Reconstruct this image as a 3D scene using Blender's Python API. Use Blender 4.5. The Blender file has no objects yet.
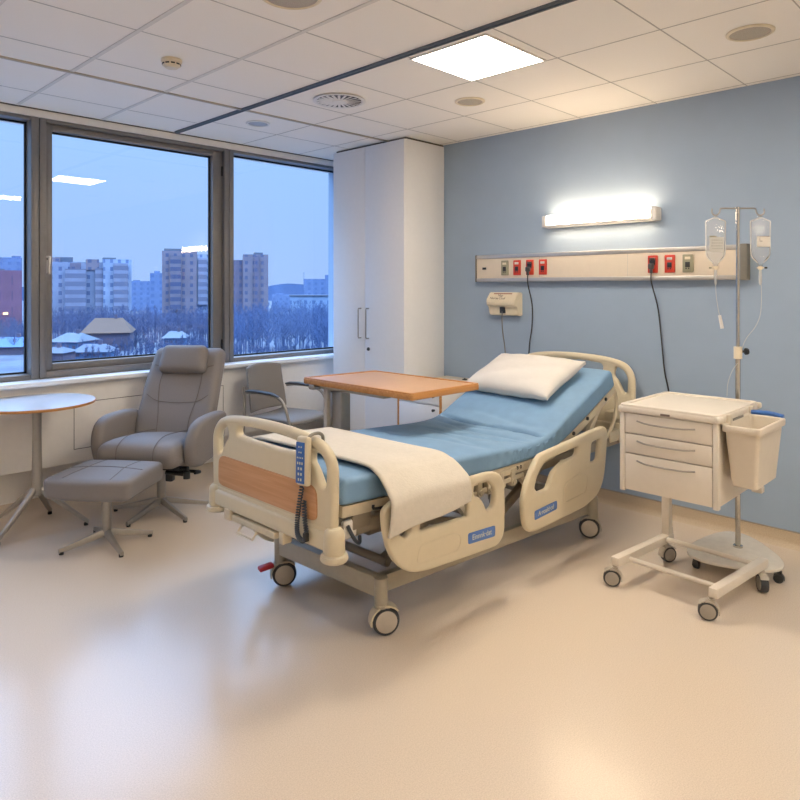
import bpy, bmesh, math, random
from math import sin, cos, pi, radians as R
from mathutils import Vector, Matrix
random.seed(7)
scene = bpy.context.scene
col = scene.collection

# ------------------------------------------------------------------ materials
def lin(c):
    if isinstance(c, str):
        c = [int(c[i:i+2], 16)/255 for i in (0, 2, 4)]
        c = [x/12.92 if x <= .04045 else ((x+.055)/1.055)**2.4 for x in c]
    return (c[0], c[1], c[2], 1)

def mat(name, c, rough=.5, metal=0, spec=.5, var=.04, scale=30, bump=0, bscale=200, coat=0, emit=None, estr=0):
    m = bpy.data.materials.new(name); m.use_nodes = True
    nt = m.node_tree; N = nt.nodes; L = nt.links
    b = N['Principled BSDF']
    b.inputs['Roughness'].default_value = rough
    b.inputs['Metallic'].default_value = metal
    b.inputs['Specular IOR Level'].default_value = spec
    b.inputs['Coat Weight'].default_value = coat
    c = lin(c)
    tc = N.new('ShaderNodeTexCoord')
    nz = N.new('ShaderNodeTexNoise'); nz.inputs['Scale'].default_value = scale; nz.inputs['Detail'].default_value = 4
    L.new(tc.outputs['Object'], nz.inputs['Vector'])
    rp = N.new('ShaderNodeValToRGB')
    rp.color_ramp.elements[0].position = .3; rp.color_ramp.elements[1].position = .7
    rp.color_ramp.elements[0].color = tuple(x*(1-var) for x in c[:3])+(1,)
    rp.color_ramp.elements[1].color = tuple(min(1, x*(1+var)) for x in c[:3])+(1,)
    L.new(nz.outputs['Fac'], rp.inputs['Fac'])
    L.new(rp.outputs['Color'], b.inputs['Base Color'])
    if bump:
        n2 = N.new('ShaderNodeTexNoise'); n2.inputs['Scale'].default_value = bscale; n2.inputs['Detail'].default_value = 3
        L.new(tc.outputs['Object'], n2.inputs['Vector'])
        bp = N.new('ShaderNodeBump'); bp.inputs['Strength'].default_value = bump; bp.inputs['Distance'].default_value = .002
        L.new(n2.outputs['Fac'], bp.inputs['Height']); L.new(bp.outputs['Normal'], b.inputs['Normal'])
    if emit:
        b.inputs['Emission Color'].default_value = lin(emit); b.inputs['Emission Strength'].default_value = estr
    return m

def wood(name, c1, c2, axis=0, rough=.4):
    m = mat(name, c1, rough); nt = m.node_tree; N = nt.nodes; L = nt.links
    b = N['Principled BSDF']
    tc = N.new('ShaderNodeTexCoord'); mp = N.new('ShaderNodeMapping')
    s = [60, 60, 60]; s[axis] = 3
    mp.inputs['Scale'].default_value = s
    nz = N.new('ShaderNodeTexNoise'); nz.inputs['Scale'].default_value = 1; nz.inputs['Detail'].default_value = 6; nz.inputs['Distortion'].default_value = .6
    rp = N.new('ShaderNodeValToRGB')
    rp.color_ramp.elements[0].position = .35; rp.color_ramp.elements[1].position = .65
    rp.color_ramp.elements[0].color = lin(c1); rp.color_ramp.elements[1].color = lin(c2)
    L.new(tc.outputs['Object'], mp.inputs['Vector']); L.new(mp.outputs['Vector'], nz.inputs['Vector'])
    L.new(nz.outputs['Fac'], rp.inputs['Fac']); L.new(rp.outputs['Color'], b.inputs['Base Color'])
    return m

def emission(name, c, s):
    m = bpy.data.materials.new(name); m.use_nodes = True
    N = m.node_tree.nodes; N.clear()
    e = N.new('ShaderNodeEmission'); o = N.new('ShaderNodeOutputMaterial')
    e.inputs['Color'].default_value = lin(c); e.inputs['Strength'].default_value = s
    m.node_tree.links.new(e.outputs[0], o.inputs[0])
    return m

def clear(name, tint=(1, 1, 1), gloss_rough=.02, ior=1.5, body=0, bodycol=(.9, .9, .9), boost=1.0):
    m = bpy.data.materials.new(name); m.use_nodes = True
    nt = m.node_tree; N = nt.nodes; N.clear(); L = nt.links
    t = N.new('ShaderNodeBsdfTransparent'); t.inputs['Color'].default_value = (*tint, 1)
    g = N.new('ShaderNodeBsdfGlossy'); g.inputs['Roughness'].default_value = gloss_rough
    f = N.new('ShaderNodeFresnel'); f.inputs['IOR'].default_value = ior
    mu = N.new('ShaderNodeMath'); mu.operation = 'MULTIPLY'; mu.inputs[1].default_value = boost; mu.use_clamp = True
    L.new(f.outputs[0], mu.inputs[0])
    mx = N.new('ShaderNodeMixShader'); o = N.new('ShaderNodeOutputMaterial')
    src = t.outputs[0]
    if body:
        d = N.new('ShaderNodeBsdfTranslucent'); d.inputs['Color'].default_value = (*bodycol, 1)
        d2 = N.new('ShaderNodeBsdfDiffuse'); d2.inputs['Color'].default_value = (*bodycol, 1)
        m0 = N.new('ShaderNodeMixShader'); m0.inputs[0].default_value = .5
        L.new(d.outputs[0], m0.inputs[1]); L.new(d2.outputs[0], m0.inputs[2])
        m1 = N.new('ShaderNodeMixShader'); m1.inputs[0].default_value = body
        L.new(t.outputs[0], m1.inputs[1]); L.new(m0.outputs[0], m1.inputs[2]); src = m1.outputs[0]
    L.new(mu.outputs[0], mx.inputs[0]); L.new(src, mx.inputs[1]); L.new(g.outputs[0], mx.inputs[2]); L.new(mx.outputs[0], o.inputs[0])
    return m

M = {}
M['ceiling'] = mat('ceiling_tile', 'efe9e0', .8, var=.03, scale=300, bump=.15, bscale=500)
M['tbar'] = mat('ceiling_grid', 'd6d0c8', .6)
M['joint'] = mat('ceiling_joint', 'b3ada5', .8)
M['bluestrip'] = mat('grey_blue_strip', '5d6468', .4, .3)
M['goldstrip'] = mat('champagne_strip', 'b0a48e', .35, .5)
M['bluewall'] = mat('blue_wall_paint', '95a7bc', .7, var=.02, scale=6, bump=.05, bscale=400)
M['cream'] = mat('cream_wall_paint', 'e6ddd0', .75, var=.02, scale=5)
M['wallwhite'] = mat('white_wall_paint', 'ece8e2', .7, var=.015)
M['white'] = mat('white_paint', 'dedad4', .45, var=.015)
M['sill'] = mat('white_sill', 'f0f0f0', .35, var=.015)
M['frame'] = mat('taupe_window_frame', '767371', .4, .25)
M['gasket'] = mat('black_gasket', '101316', .6)
M['seam'] = mat('dark_seam', '55504a', .8)
M['dark'] = mat('dark_plastic', '1e1f20', .45)
M['rubber'] = mat('grey_rubber', '34363a', .6)
M['wardrobe'] = mat('white_laminate', 'e2e2e3', .5, var=.01)
M['steel'] = mat('brushed_steel', 'a8a39b', .3, .9)
M['chrome'] = mat('chrome', 'c5c2bc', .15, 1)
M['alu'] = mat('grey_aluminium', 'a09a91', .4, .55)
M['greypaint'] = mat('grey_powdercoat', 'b4aa9c', .45, .1)
M['bedplastic'] = mat('bed_cream_plastic', 'cec1a5', .4, var=.015, spec=.4)
M['bedmetal'] = mat('bed_cream_metal', 'c9bca2', .45, .05)
M['bedbase'] = mat('bed_grey_metal', 'a39a88', .45, .1)
M['bedmech'] = mat('bed_mechanism', '8f8474', .5, .2)
M['matt'] = mat('blue_mattress_cover', '7397b8', .65, var=.05, scale=12, bump=.3, bscale=30)
M['linen'] = mat('white_linen', 'cdc4b5', .85, var=.03, scale=40, bump=.6, bscale=120)
M['pillow'] = mat('white_pillow_cotton', 'cfcac3', .85, var=.02, scale=20, bump=.4, bscale=25)
M['uphol'] = mat('grey_upholstery', '7c7571', .7, var=.06, scale=250, bump=.3, bscale=600)
M['uphol2'] = mat('grey_seat_fabric', '857f79', .8, var=.05, scale=300, bump=.2, bscale=600)
M['piping'] = mat('dark_stitching', '625950', .9)
M['trolley'] = mat('cream_trolley_enamel', 'd8cebf', .4, var=.015)
M['bin'] = mat('cream_bin_plastic', 'cfc3b0', .45, var=.02)
M['blue'] = mat('blue_plastic', '2f5fa6', .4)
M['sticker'] = mat('blue_sticker', '4f74b4', .5)
M['stickertext'] = mat('pale_print', 'c9cbb8', .6)
M['red'] = mat('red_plastic', 'c2361f', .4)
M['redbrake'] = mat('red_brake', 'b3202a', .4)
M['olive'] = mat('olive_plastic', '8e8a72', .5)
M['panelbody'] = mat('cream_bedhead_panel', 'dccdb8', .5, var=.015)
M['rail'] = mat('aluminium_rail', 'bdb9b4', .3, .6)
M['endcap'] = mat('grey_end_cap', '77736a', .5)
M['ivory'] = mat('ivory_plastic', 'ddd0b4', .45)
M['print'] = mat('dark_print', '6a5c55', .7)
M['printred'] = mat('red_print', '9c6a60', .7)
M['paper'] = mat('paper_label', 'd8d2c8', .7, var=.03)
M['black'] = mat('black_cable', '26282a', .5)
M['greycable'] = mat('grey_cable', '807d78', .5)
M['coil'] = mat('dark_coil', '3a4048', .5)
M['oak'] = wood('beech_wood', 'b98556', 'c6936a', 1)
M['oakedge'] = wood('oak_edging', 'b4763a', 'c48a4c', 0)
M['tabletop'] = mat('beige_laminate', 'c79a72', .35, var=.03, scale=15)
M['whitetop'] = mat('white_laminate_top', 'cfd2d6', .25, var=.01)
M['glass'] = clear('window_glass', (.93, .96, 1), .0, 1.5, boost=1.25)
M['ivbag'] = clear('clear_bag_plastic', (.93, .95, .97), .15, 1.4, body=.22, bodycol=(1, 1, 1))
M['ivfluid'] = clear('clear_tubing', (.95, .95, .95), .1, 1.4, body=.6, bodycol=(.95, .95, .92))
M['acrylic'] = mat('glossy_white_base', 'dcd5c8', .12)
WARM = (1, .80, .56)
for n_, e_ in (('main', 41), ('front', 31), ('left', 17), ('back', 39)): M['panel_'+n_] = emission('panel_light_'+n_, (1, .89, .75), e_)  # the left and back panels are added fill lights
M['lamp_emit'] = emission('lamp_light', (1, .76, .50), 32)

# floor: speckled vinyl
def floor_mat():
    m = mat('speckled_vinyl', 'c8b496', .33, spec=.5)
    nt = m.node_tree; N = nt.nodes; L = nt.links; b = N['Principled BSDF']
    tc = N.new('ShaderNodeTexCoord')
    a = N.new('ShaderNodeTexNoise'); a.inputs['Scale'].default_value = 230; a.inputs['Detail'].default_value = 5
    c = N.new('ShaderNodeTexNoise'); c.inputs['Scale'].default_value = 1.2
    L.new(tc.outputs['Object'], a.inputs['Vector']); L.new(tc.outputs['Object'], c.inputs['Vector'])
    rp = N.new('ShaderNodeValToRGB'); rp.color_ramp.elements[0].position = .33; rp.color_ramp.elements[1].position = .62
    rp.color_ramp.elements[0].color = lin('cbbaa6'); rp.color_ramp.elements[1].color = lin('dbcab6')
    L.new(a.outputs['Fac'], rp.inputs['Fac']); L.new(rp.outputs['Color'], b.inputs['Base Color'])
    mr = N.new('ShaderNodeMapRange'); mr.inputs['To Min'].default_value = .24; mr.inputs['To Max'].default_value = .32
    b.inputs['Roughness'].default_value = .22; b.inputs['Specular IOR Level'].default_value = .75
    bp = N.new('ShaderNodeBump'); bp.inputs['Strength'].default_value = .05; bp.inputs['Distance'].default_value = .0006
    L.new(a.outputs['Fac'], bp.inputs['Height']); L.new(bp.outputs['Normal'], b.inputs['Normal'])
    return m
M['floor'] = floor_mat()

# ------------------------------------------------------------------ geometry helpers
def BM(): return bmesh.new()

def rbox(bm, c, s, r=0, seg=2, rot=None):
    g = bmesh.ops.create_cube(bm, size=1); vs = g['verts']
    bmesh.ops.scale(bm, vec=s, verts=vs)
    if r:
        es = list({e for v in vs for e in v.link_edges})
        res = bmesh.ops.bevel(bm, geom=es, offset=min(r, min(s)*.49), segments=seg, affect='EDGES', profile=.5)
        vs = list({v for f in res['faces'] for v in f.verts} | {v for v in vs if v.is_valid})
        # collect the connected island
        seen = set(vs); st = list(vs)
        while st:
            v = st.pop()
            for e in v.link_edges:
                o = e.other_vert(v)
                if o not in seen: seen.add(o); st.append(o)
        vs = list(seen)
    mt = Matrix.Translation(c) @ (rot if rot else Matrix())
    bmesh.ops.transform(bm, matrix=mt, verts=vs)
    return vs

def box2(bm, a, b, r=0, seg=2):
    c = [(a[i]+b[i])/2 for i in range(3)]; s = [abs(b[i]-a[i]) for i in range(3)]
    return rbox(bm, c, s, r, seg)

def cyl(bm, p0, p1, r0, r1=None, seg=20):
    p0 = Vector(p0); p1 = Vector(p1); d = p1-p0
    g = bmesh.ops.create_cone(bm, cap_ends=True, segments=seg, radius1=r0, radius2=r0 if r1 is None else r1, depth=d.length)
    q = d.to_track_quat('Z', 'Y').to_matrix().to_4x4()
    bmesh.ops.transform(bm, matrix=Matrix.Translation((p0+p1)/2) @ q, verts=g['verts'])
    return g['verts']

def beam(bm, p0, p1, w, h, r=.004):
    """rectangular bar between two points, w sideways, h upright"""
    p0 = Vector(p0); p1 = Vector(p1); d = (p1-p0); L_ = d.length; d.normalize()
    side = d.cross(Vector((0, 0, 1)))
    if side.length < 1e-4: side = Vector((0, 1, 0))
    side.normalize(); up = side.cross(d)
    m = Matrix((( d.x, side.x, up.x), (d.y, side.y, up.y), (d.z, side.z, up.z))).to_4x4()
    return rbox(bm, (p0+p1)/2, (L_, w, h), r, 2, m)

def lathe(bm, prof, c=(0, 0, 0), seg=32, axis='Z'):
    rings = []
    for (r, z) in prof:
        ring = []
        for k in range(seg):
            a = 2*pi*k/seg
            p = Vector((r*cos(a), r*sin(a), z))
            if axis == 'X': p = Vector((p.z, p.x, p.y))
            if axis == 'Y': p = Vector((p.x, p.z, p.y))
            ring.append(bm.verts.new(p+Vector(c)))
        rings.append(ring)
    for a, b in zip(rings, rings[1:]):
        for k in range(seg):
            bm.faces.new((a[k], a[(k+1) % seg], b[(k+1) % seg], b[k]))
    for ring in (rings[0], rings[-1]):
        try: bm.faces.new(ring)
        except Exception: pass

def smooth_path(pts, n=8):
    pts = [Vector(p) for p in pts]
    if len(pts) < 3: return pts
    out = []
    ext = [pts[0]*2-pts[1]]+pts+[pts[-1]*2-pts[-2]]
    for i in range(1, len(ext)-2):
        p0, p1, p2, p3 = ext[i-1:i+3]
        for k in range(n):
            t = k/n
            out.append(.5*((2*p1)+(-p0+p2)*t+(2*p0-5*p1+4*p2-p3)*t*t+(-p0+3*p1-3*p2+p3)*t**3))
    out.append(pts[-1])
    return out

def tube(bm, pts, r, seg=10, smooth=0, flat=1.0):
    if smooth: pts = smooth_path(pts, smooth)
    pts = [Vector(p) for p in pts]
    n = len(pts); rings = []
    t0 = (pts[1]-pts[0]).normalized()
    up = Vector((0, 0, 1)) if abs(t0.z) < .9 else Vector((1, 0, 0))
    nrm = (up-t0*up.dot(t0)).normalized()
    for i in range(n):
        t = (pts[min(i+1, n-1)]-pts[max(i-1, 0)]).normalized()
        nrm = (nrm-t*nrm.dot(t)).normalized(); bi = t.cross(nrm)
        rr = r[i] if isinstance(r, (list, tuple)) else r
        rings.append([bm.verts.new(pts[i]+(nrm*cos(2*pi*k/seg)*flat+bi*sin(2*pi*k/seg))*rr) for k in range(seg)])
    for a, b in zip(rings, rings[1:]):
        for k in range(seg): bm.faces.new((a[k], a[(k+1) % seg], b[(k+1) % seg], b[k]))
    bm.faces.new(rings[0][::-1]); bm.faces.new(rings[-1])

def fillet(pts, r, n=5):
    """round the corners of a closed polygon"""
    out = []; N_ = len(pts)
    for i in range(N_):
        a = Vector(pts[i-1]); b = Vector(pts[i]); c = Vector(pts[(i+1) % N_])
        rr = r[i] if isinstance(r, (list, tuple)) else r
        d1 = min(rr, (a-b).length*.48); d2 = min(rr, (c-b).length*.48)
        p = b+(a-b).normalized()*d1; q = b+(c-b).normalized()*d2
        for k in range(n+1):
            t = k/n; out.append((1-t)**2*p+2*t*(1-t)*b+t*t*q)
    return out

def plate_bm(outer, holes, thick, bev, basis, origin):
    """flat panel with holes and rounded edges; basis = (u axis, v axis, normal)"""
    cu = bpy.data.curves.new('tmp', 'CURVE'); cu.dimensions = '2D'; cu.fill_mode = 'BOTH'
    cu.extrude = max(thick/2-bev, .0005); cu.bevel_depth = bev; cu.bevel_resolution = 2; cu.offset = -bev
    for poly in [outer]+holes:
        s = cu.splines.new('POLY'); s.points.add(len(poly)-1); s.use_cyclic_u = True
        for p, q in zip(s.points, poly): p.co = (q[0], q[1], 0, 1)
    o = bpy.data.objects.new('tmp', cu); col.objects.link(o)
    dg = bpy.context.evaluated_depsgraph_get(); dg.update()
    me = bpy.data.meshes.new_from_object(o.evaluated_get(dg))
    bm = BM(); bm.from_mesh(me)
    u, v, n = [Vector(x) for x in basis]
    m = Matrix(((u.x, v.x, n.x, origin[0]), (u.y, v.y, n.y, origin[1]), (u.z, v.z, n.z, origin[2]), (0, 0, 0, 1)))
    bmesh.ops.transform(bm, matrix=m, verts=bm.verts)
    bmesh.ops.remove_doubles(bm, verts=bm.verts, dist=.0004)
    bpy.data.objects.remove(o); bpy.data.curves.remove(cu); bpy.data.meshes.remove(me)
    return bm

def text_bm(s, size, basis, origin, depth=.0006):
    cu = bpy.data.curves.new('tmp', 'FONT'); cu.body = s; cu.size = size; cu.extrude = depth; cu.align_x = 'CENTER'; cu.align_y = 'CENTER'
    o = bpy.data.objects.new('tmp', cu); col.objects.link(o)
    dg = bpy.context.evaluated_depsgraph_get(); dg.update()
    me = bpy.data.meshes.new_from_object(o.evaluated_get(dg))
    bm = BM(); bm.from_mesh(me)
    u, v, n = [Vector(x) for x in basis]
    m = Matrix(((u.x, v.x, n.x, origin[0]), (u.y, v.y, n.y, origin[1]), (u.z, v.z, n.z, origin[2]), (0, 0, 0, 1)))
    bmesh.ops.transform(bm, matrix=m, verts=bm.verts)
    bpy.data.objects.remove(o); bpy.data.curves.remove(cu); bpy.data.meshes.remove(me)
    return bm

def cushion(bm, size, r, puff=0, n=12, fn=None):
    """soft rounded block centred on the origin; fn deforms each point"""
    g = bmesh.ops.create_cube(bm, size=2); 
    es = list({e for v in g['verts'] for e in v.link_edges})
    bmesh.ops.subdivide_edges(bm, edges=es, cuts=n, use_grid_fill=True)
    h = Vector(size)/2
    for v in bm.verts:
        p = Vector([max(-1, min(1, c)) for c in v.co])
        # denser sampling towards the rim
        p = Vector([math.copysign(abs(c)**.75, c) for c in p])
        q = Vector((p.x*h.x, p.y*h.y, p.z*h.z))
        inn = Vector([max(-(h[i]-r), min(h[i]-r, q[i])) for i in range(3)])
        d = q-inn
        if d.length > 1e-6: q = inn+d.normalized()*r
        q.z += math.copysign(puff*(1-p.x**2)*(1-p.y**2), p.z) if abs(p.z) > .3 else 0
        v.co = fn(q, p) if fn else q
    return bm

def obj(name, bm, m, parent=None, smooth=35, mods=None):
    bmesh.ops.recalc_face_normals(bm, faces=bm.faces)
    me = bpy.data.meshes.new(name); bm.to_mesh(me); bm.free()
    me.materials.append(M[m] if isinstance(m, str) else m)
    if smooth:
        me.polygons.foreach_set('use_smooth', [True]*len(me.polygons))
        me.set_sharp_from_angle(angle=R(smooth))
    o = bpy.data.objects.new(name, me); col.objects.link(o)
    if parent: adopt(o, parent)
    return o

def pieces(name, bm, m, parent, smooth=35):
    """each loose piece of the mesh becomes a part of its own"""
    bm.verts.ensure_lookup_table(); left = set(bm.verts); out = []
    while left:
        st = [left.pop()]; isl = {st[0]}
        while st:
            for e in st.pop().link_edges:
                for v in e.verts:
                    if v in left: left.discard(v); isl.add(v); st.append(v)
        nb = BM(); mp = {v: nb.verts.new(v.co) for v in isl}
        for f in {f for v in isl for f in v.link_faces}: nb.faces.new([mp[v] for v in f.verts])
        out.append(obj(name, nb, m, parent, smooth))
    bm.free(); return out

def world_of(o):
    m = Matrix.Translation(o.location) @ o.rotation_euler.to_matrix().to_4x4()
    return (world_of(o.parent) @ o.matrix_parent_inverse @ m) if o.parent else m

def adopt(o, parent):
    """parts modelled in room coordinates keep their place under the parent"""
    o.parent = parent
    if not parent.get('local'):
        o.matrix_parent_inverse = world_of(parent).inverted()

def tag(o, label, cat, group=None, kind=None):
    o['label'] = label; o['category'] = cat
    if group: o['group'] = group
    if kind: o['kind'] = kind
    return o

def thing(name, label, cat, loc, rz=0, group=None, local=False):
    o = bpy.data.objects.new(name, None); col.objects.link(o)
    o.empty_display_size = .1
    o.location = loc; o.rotation_euler = (0, 0, rz)
    if local: o['local'] = 1
    return tag(o, label, cat, group)

def struct(name, bm, m, smooth=30, parent=None):
    o = obj(name, bm, m, parent, smooth)
    if not parent: o['kind'] = 'structure'
    return o

def lpart(name, bm, m, parent, smooth=35):
    """part modelled in the thing's own coordinates (or its parent part's)"""
    o = obj(name, bm, m, None, smooth); o.parent = parent
    return o

# ------------------------------------------------------------------ room
XB, YW, HC = 4.33, 4.93, 2.70
X0, Y0 = -1.9, -2.6
bm = BM(); box2(bm, (X0-.1, Y0-.1, -.1), (XB+.1, 5.27, 0)); struct('floor', bm, 'floor')
bm = BM(); box2(bm, (X0-.1, Y0-.1, HC), (XB+.1, 5.27, HC+.1)); struct('ceiling', bm, 'ceiling')
bm = BM(); box2(bm, (XB, Y0, 0), (XB+.1, 5.27, HC)); struct('wall_right', bm, 'bluewall')
bm = BM(); box2(bm, (X0-.1, Y0, 0), (X0, 5.27, HC)); struct('wall_rear', bm, 'cream')
bm = BM(); box2(bm, (X0, Y0-.1, 0), (XB, Y0, HC)); struct('wall_near', bm, 'cream')
# window wall: low back wall, boxed-in casing under the sill, header, end piers
bm = BM()
box2(bm, (X0, 5.17, 0), (XB, 5.27, .88))
box2(bm, (X0, 4.88, .275), (XB, 5.17, .84), .004)
box2(bm, (X0, YW, 2.648), (XB, 5.27, HC))
box2(bm, (X0, YW, .84), (-1.395, 5.27, 2.65))
struct('wall_left', bm, 'wallwhite')
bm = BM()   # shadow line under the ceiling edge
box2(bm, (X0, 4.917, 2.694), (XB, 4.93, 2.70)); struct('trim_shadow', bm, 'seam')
# seams of the casing's access panel
bm = BM()
for a, b in (((1.735, .365), (1.739, .69)), ((2.9, .365), (2.904, .69)), ((1.735, .365), (2.904, .369)), ((1.735, .688), (2.904, .692))):
    box2(bm, (a[0], 4.8785, a[1]), (b[0], 4.8815, b[1]))
struct('trim_access_panel', bm, 'seam')
bm = BM(); box2(bm, (X0, 4.80, .835), (4.32, 5.0, .868), .008, 3); struct('trim_windowsill', bm, 'sill')
# coved skirting along the blue wall
bm = BM()
prof = [(0, 0), (0, .086), (-.004, .086), (-.006, .03), (-.012, .014), (-.03, .003), (-.045, 0)]
for (ya, yb) in ((Y0, 4.9),):
    A = [bm.verts.new((XB+p[0], ya, p[1])) for p in prof]; B = [bm.verts.new((XB+p[0], yb, p[1])) for p in prof]
    for k in range(len(prof)): bm.faces.new((A[k], A[(k+1) % len(prof)], B[(k+1) % len(prof)], B[k]))
    bm.faces.new(A); bm.faces.new(B)
M['cove'] = mat('vinyl_cove', 'b9a68c', .5, var=.08, scale=160)
struct('baseboard_right', bm, 'cove', 60)
bm = BM(); box2(bm, (XB-.006, Y0, .086), (XB, 4.9, .092)); struct('trim_cove_edge', bm, 'alu')

# suspended ceiling: carrier bars, fine joints, two feature strips
bm = BM()
for x in (1.94, 1.39, .84, .29, -.26, -.81, -1.36):
    box2(bm, (x-.011, Y0, HC-.004), (x+.011, 4.91, HC+.01))
struct('trim_ceiling_bars', bm, 'tbar')
bm = BM()
for y in (-2.3, -1.76, -1.22, -.68, -.14, .38, .92, 1.46, 2.0, 2.545, 3.09, 3.63, 4.52):
    box2(bm, (X0, y-.003, HC-.0015), (2.49, y+.003, HC+.01))
for y in (-2.48, -1.93, -1.38, -.83, -.28, .27, .80, 1.335, 1.885, 2.435, 2.99, 3.545, 4.41):
    box2(bm, (2.51, y-.003, HC-.0015), (XB, y+.003, HC+.01))
for x in (3.10, 3.69, 4.28):
    box2(bm, (x-.003, Y0, HC-.0015), (x+.003, 4.91, HC+.01))
struct('trim_ceiling_joints', bm, 'joint')
bm = BM(); box2(bm, (2.478, Y0, HC-.012), (2.512, 4.88, HC+.01), .003); box2(bm, (2.49, Y0, HC-.020), (2.5, 4.88, HC-.01), .002)
struct('trim_dark_strip', bm, 'bluestrip')
bm = BM(); box2(bm, (X0, 3.935, HC-.010), (XB, 3.957, HC+.01), .003); struct('trim_metal_strip', bm, 'goldstrip')
bm = BM(); box2(bm, (X0, 3.958, HC-.007), (XB, 3.964, HC+.01)); struct('trim_strip_shadow', bm, 'seam')

# windows
def window(name, x0, x1, opening):
    z0, z1 = .868, 2.648
    yi = 4.945
    bm = BM(); f = (.05 if x0 < 2 else .042) if not opening else .045
    zf = .035 if not opening else .047
    for a, b in (((x0, z0), (x0+f, z1)), ((x1-f, z0), (x1, z1)), ((x0+f, z0), (x1-f, z0+zf)), ((x0+f, z1-.024), (x1-f, z1))):
        box2(bm, (a[0]+(.002 if a[0] == x0 else 0), yi, a[1]), (b[0]-(.002 if b[0] == x1 else 0), 5.10, b[1]), .004)
    w = obj(name, bm, 'frame'); w['kind'] = 'structure'
    gx0, gx1, gz0, gz1, yg = x0+f, x1-f, z0+zf, z1-.024, 5.055
    if opening:
        s, sr = .05, .088; bm = BM(); yo = 4.982
        for a, b in (((gx0, gz0), (gx0+s, gz1)), ((gx1-sr, gz0), (gx1, gz1)), ((gx0+s, gz0), (gx1-sr, gz0+.05)), ((gx0+s, gz1-.045), (gx1-sr, gz1))):
            box2(bm, (a[0], yo, a[1]), (b[0], 5.06, b[1]), .005)
        sash = obj('sash', bm, 'frame', w)
        gx0 += s; gx1 -= sr; gz0 += .05; gz1 -= .045; yg = 5.03
        bm = BM(); rbox(bm, (1.598, 4.978, 1.65), (.026, .008, .12), .004); cyl(bm, (1.598, 4.98, 1.69), (1.598, 4.945, 1.69), .009)
        rbox(bm, (1.598, 4.940, 1.645), (.020, .014, .125), .006, 3)
        obj('handle', bm, 'rail', w)
        bm = BM(); cyl(bm, (gx1+sr-.006, 4.978, 2.42), (gx1+sr-.006, 4.978, 2.5), .008); cyl(bm, (gx1+sr-.006, 4.978, .98), (gx1+sr-.006, 4.978, 1.06), .008)
        obj('hinge', bm, 'dark', w)
    bm = BM(); g = .012
    for a, b in (((gx0, gz0), (gx0+g, gz1)), ((gx1-g, gz0), (gx1, gz1)), ((gx0, gz0), (gx1, gz0+g)), ((gx0, gz1-g), (gx1, gz1))):
        box2(bm, (a[0], yg-.006, a[1]), (b[0], yg+.012, b[1]))
    obj('gasket', bm, 'gasket', w)
    bm = BM(); vs = [bm.verts.new(p) for p in ((gx0, yg, gz0), (gx1, yg, gz0), (gx1, yg, gz1), (gx0, yg, gz1))]; bm.faces.new(vs)
    obj('pane', bm, 'glass', w)
    return w
window('window_1', .07, 1.535, False)
window('window_2', 1.535, 3.0, True)
window('window_3', 3.0, 4.325, False)
window('window_4', -1.395, .07, False)  # unseen window, added to let in more daylight

# ------------------------------------------------------------------ ceiling fittings
def ceiling_light(x, y, label, em='main'):
    t = thing('ceiling_light', label, 'ceiling light', (x, y, HC), group='square ceiling lights')
    w, d = .262, .252
    bm = BM()
    for a, b in (((-w, -d), (w, -d+.012)), ((-w, d-.012), (w, d)), ((-w, -d+.012), (-w+.012, d-.012)), ((w-.012, -d+.012), (w, d-.012))):
        box2(bm, (x+a[0], y+a[1], HC-.008), (x+b[0], y+b[1], HC), .002)
    obj('frame', bm, 'white', t)
    bm = BM(); box2(bm, (x-w+.012, y-d+.012, HC-.006), (x+w-.012, y+d-.012, HC-.001)); obj('diffuser', bm, 'panel_'+em, t)
ceiling_light(2.823, 2.195, 'glowing square ceiling light panel over the bed')
ceiling_light(2.823, .10, 'square ceiling light seen only as a reflection in the far left window pane', 'front')
ceiling_light(.30, 2.195, 'square fill light panel added out of frame above the recliner side of the room', 'left')  # unseen panel added to fill the recliner side with light
ceiling_light(2.823, -2.0, 'square fill light panel added out of frame at the far right end of the room', 'back')  # added out of view for more ambient light
ceiling_light(.30, -.9, 'square fill light panel added unseen near the room corner behind the viewer', 'back')  # another unseen panel, added for ambient fill

t = thing('smoke_detector', 'small cream smoke detector on the ceiling tile above the recliner side', 'smoke detector', (1.69, 3.36, HC))
bm = BM(); lathe(bm, [(.0, HC), (.052, HC), (.055, HC-.012), (.05, HC-.02), (.047, HC-.022)][::-1], (1.69, 3.36, 0)); obj('base', bm, 'ivory', t)
bm = BM(); lathe(bm, [(.046, HC-.022), (.046, HC-.034), (.038, HC-.04), (.03, HC-.047), (.001, HC-.049)], (1.69, 3.36, 0)); obj('sensor_head', bm, 'ivory', t)
bm = BM()
for k in range(10):
    a = 2*pi*k/10; rbox(bm, (1.69+.0445*cos(a), 3.36+.0445*sin(a), HC-.028), (.006, .02, .007), 0, 1, Matrix.Rotation(a, 4, 'Z'))
obj('vent_slot', bm, 'dark', t)

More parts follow.
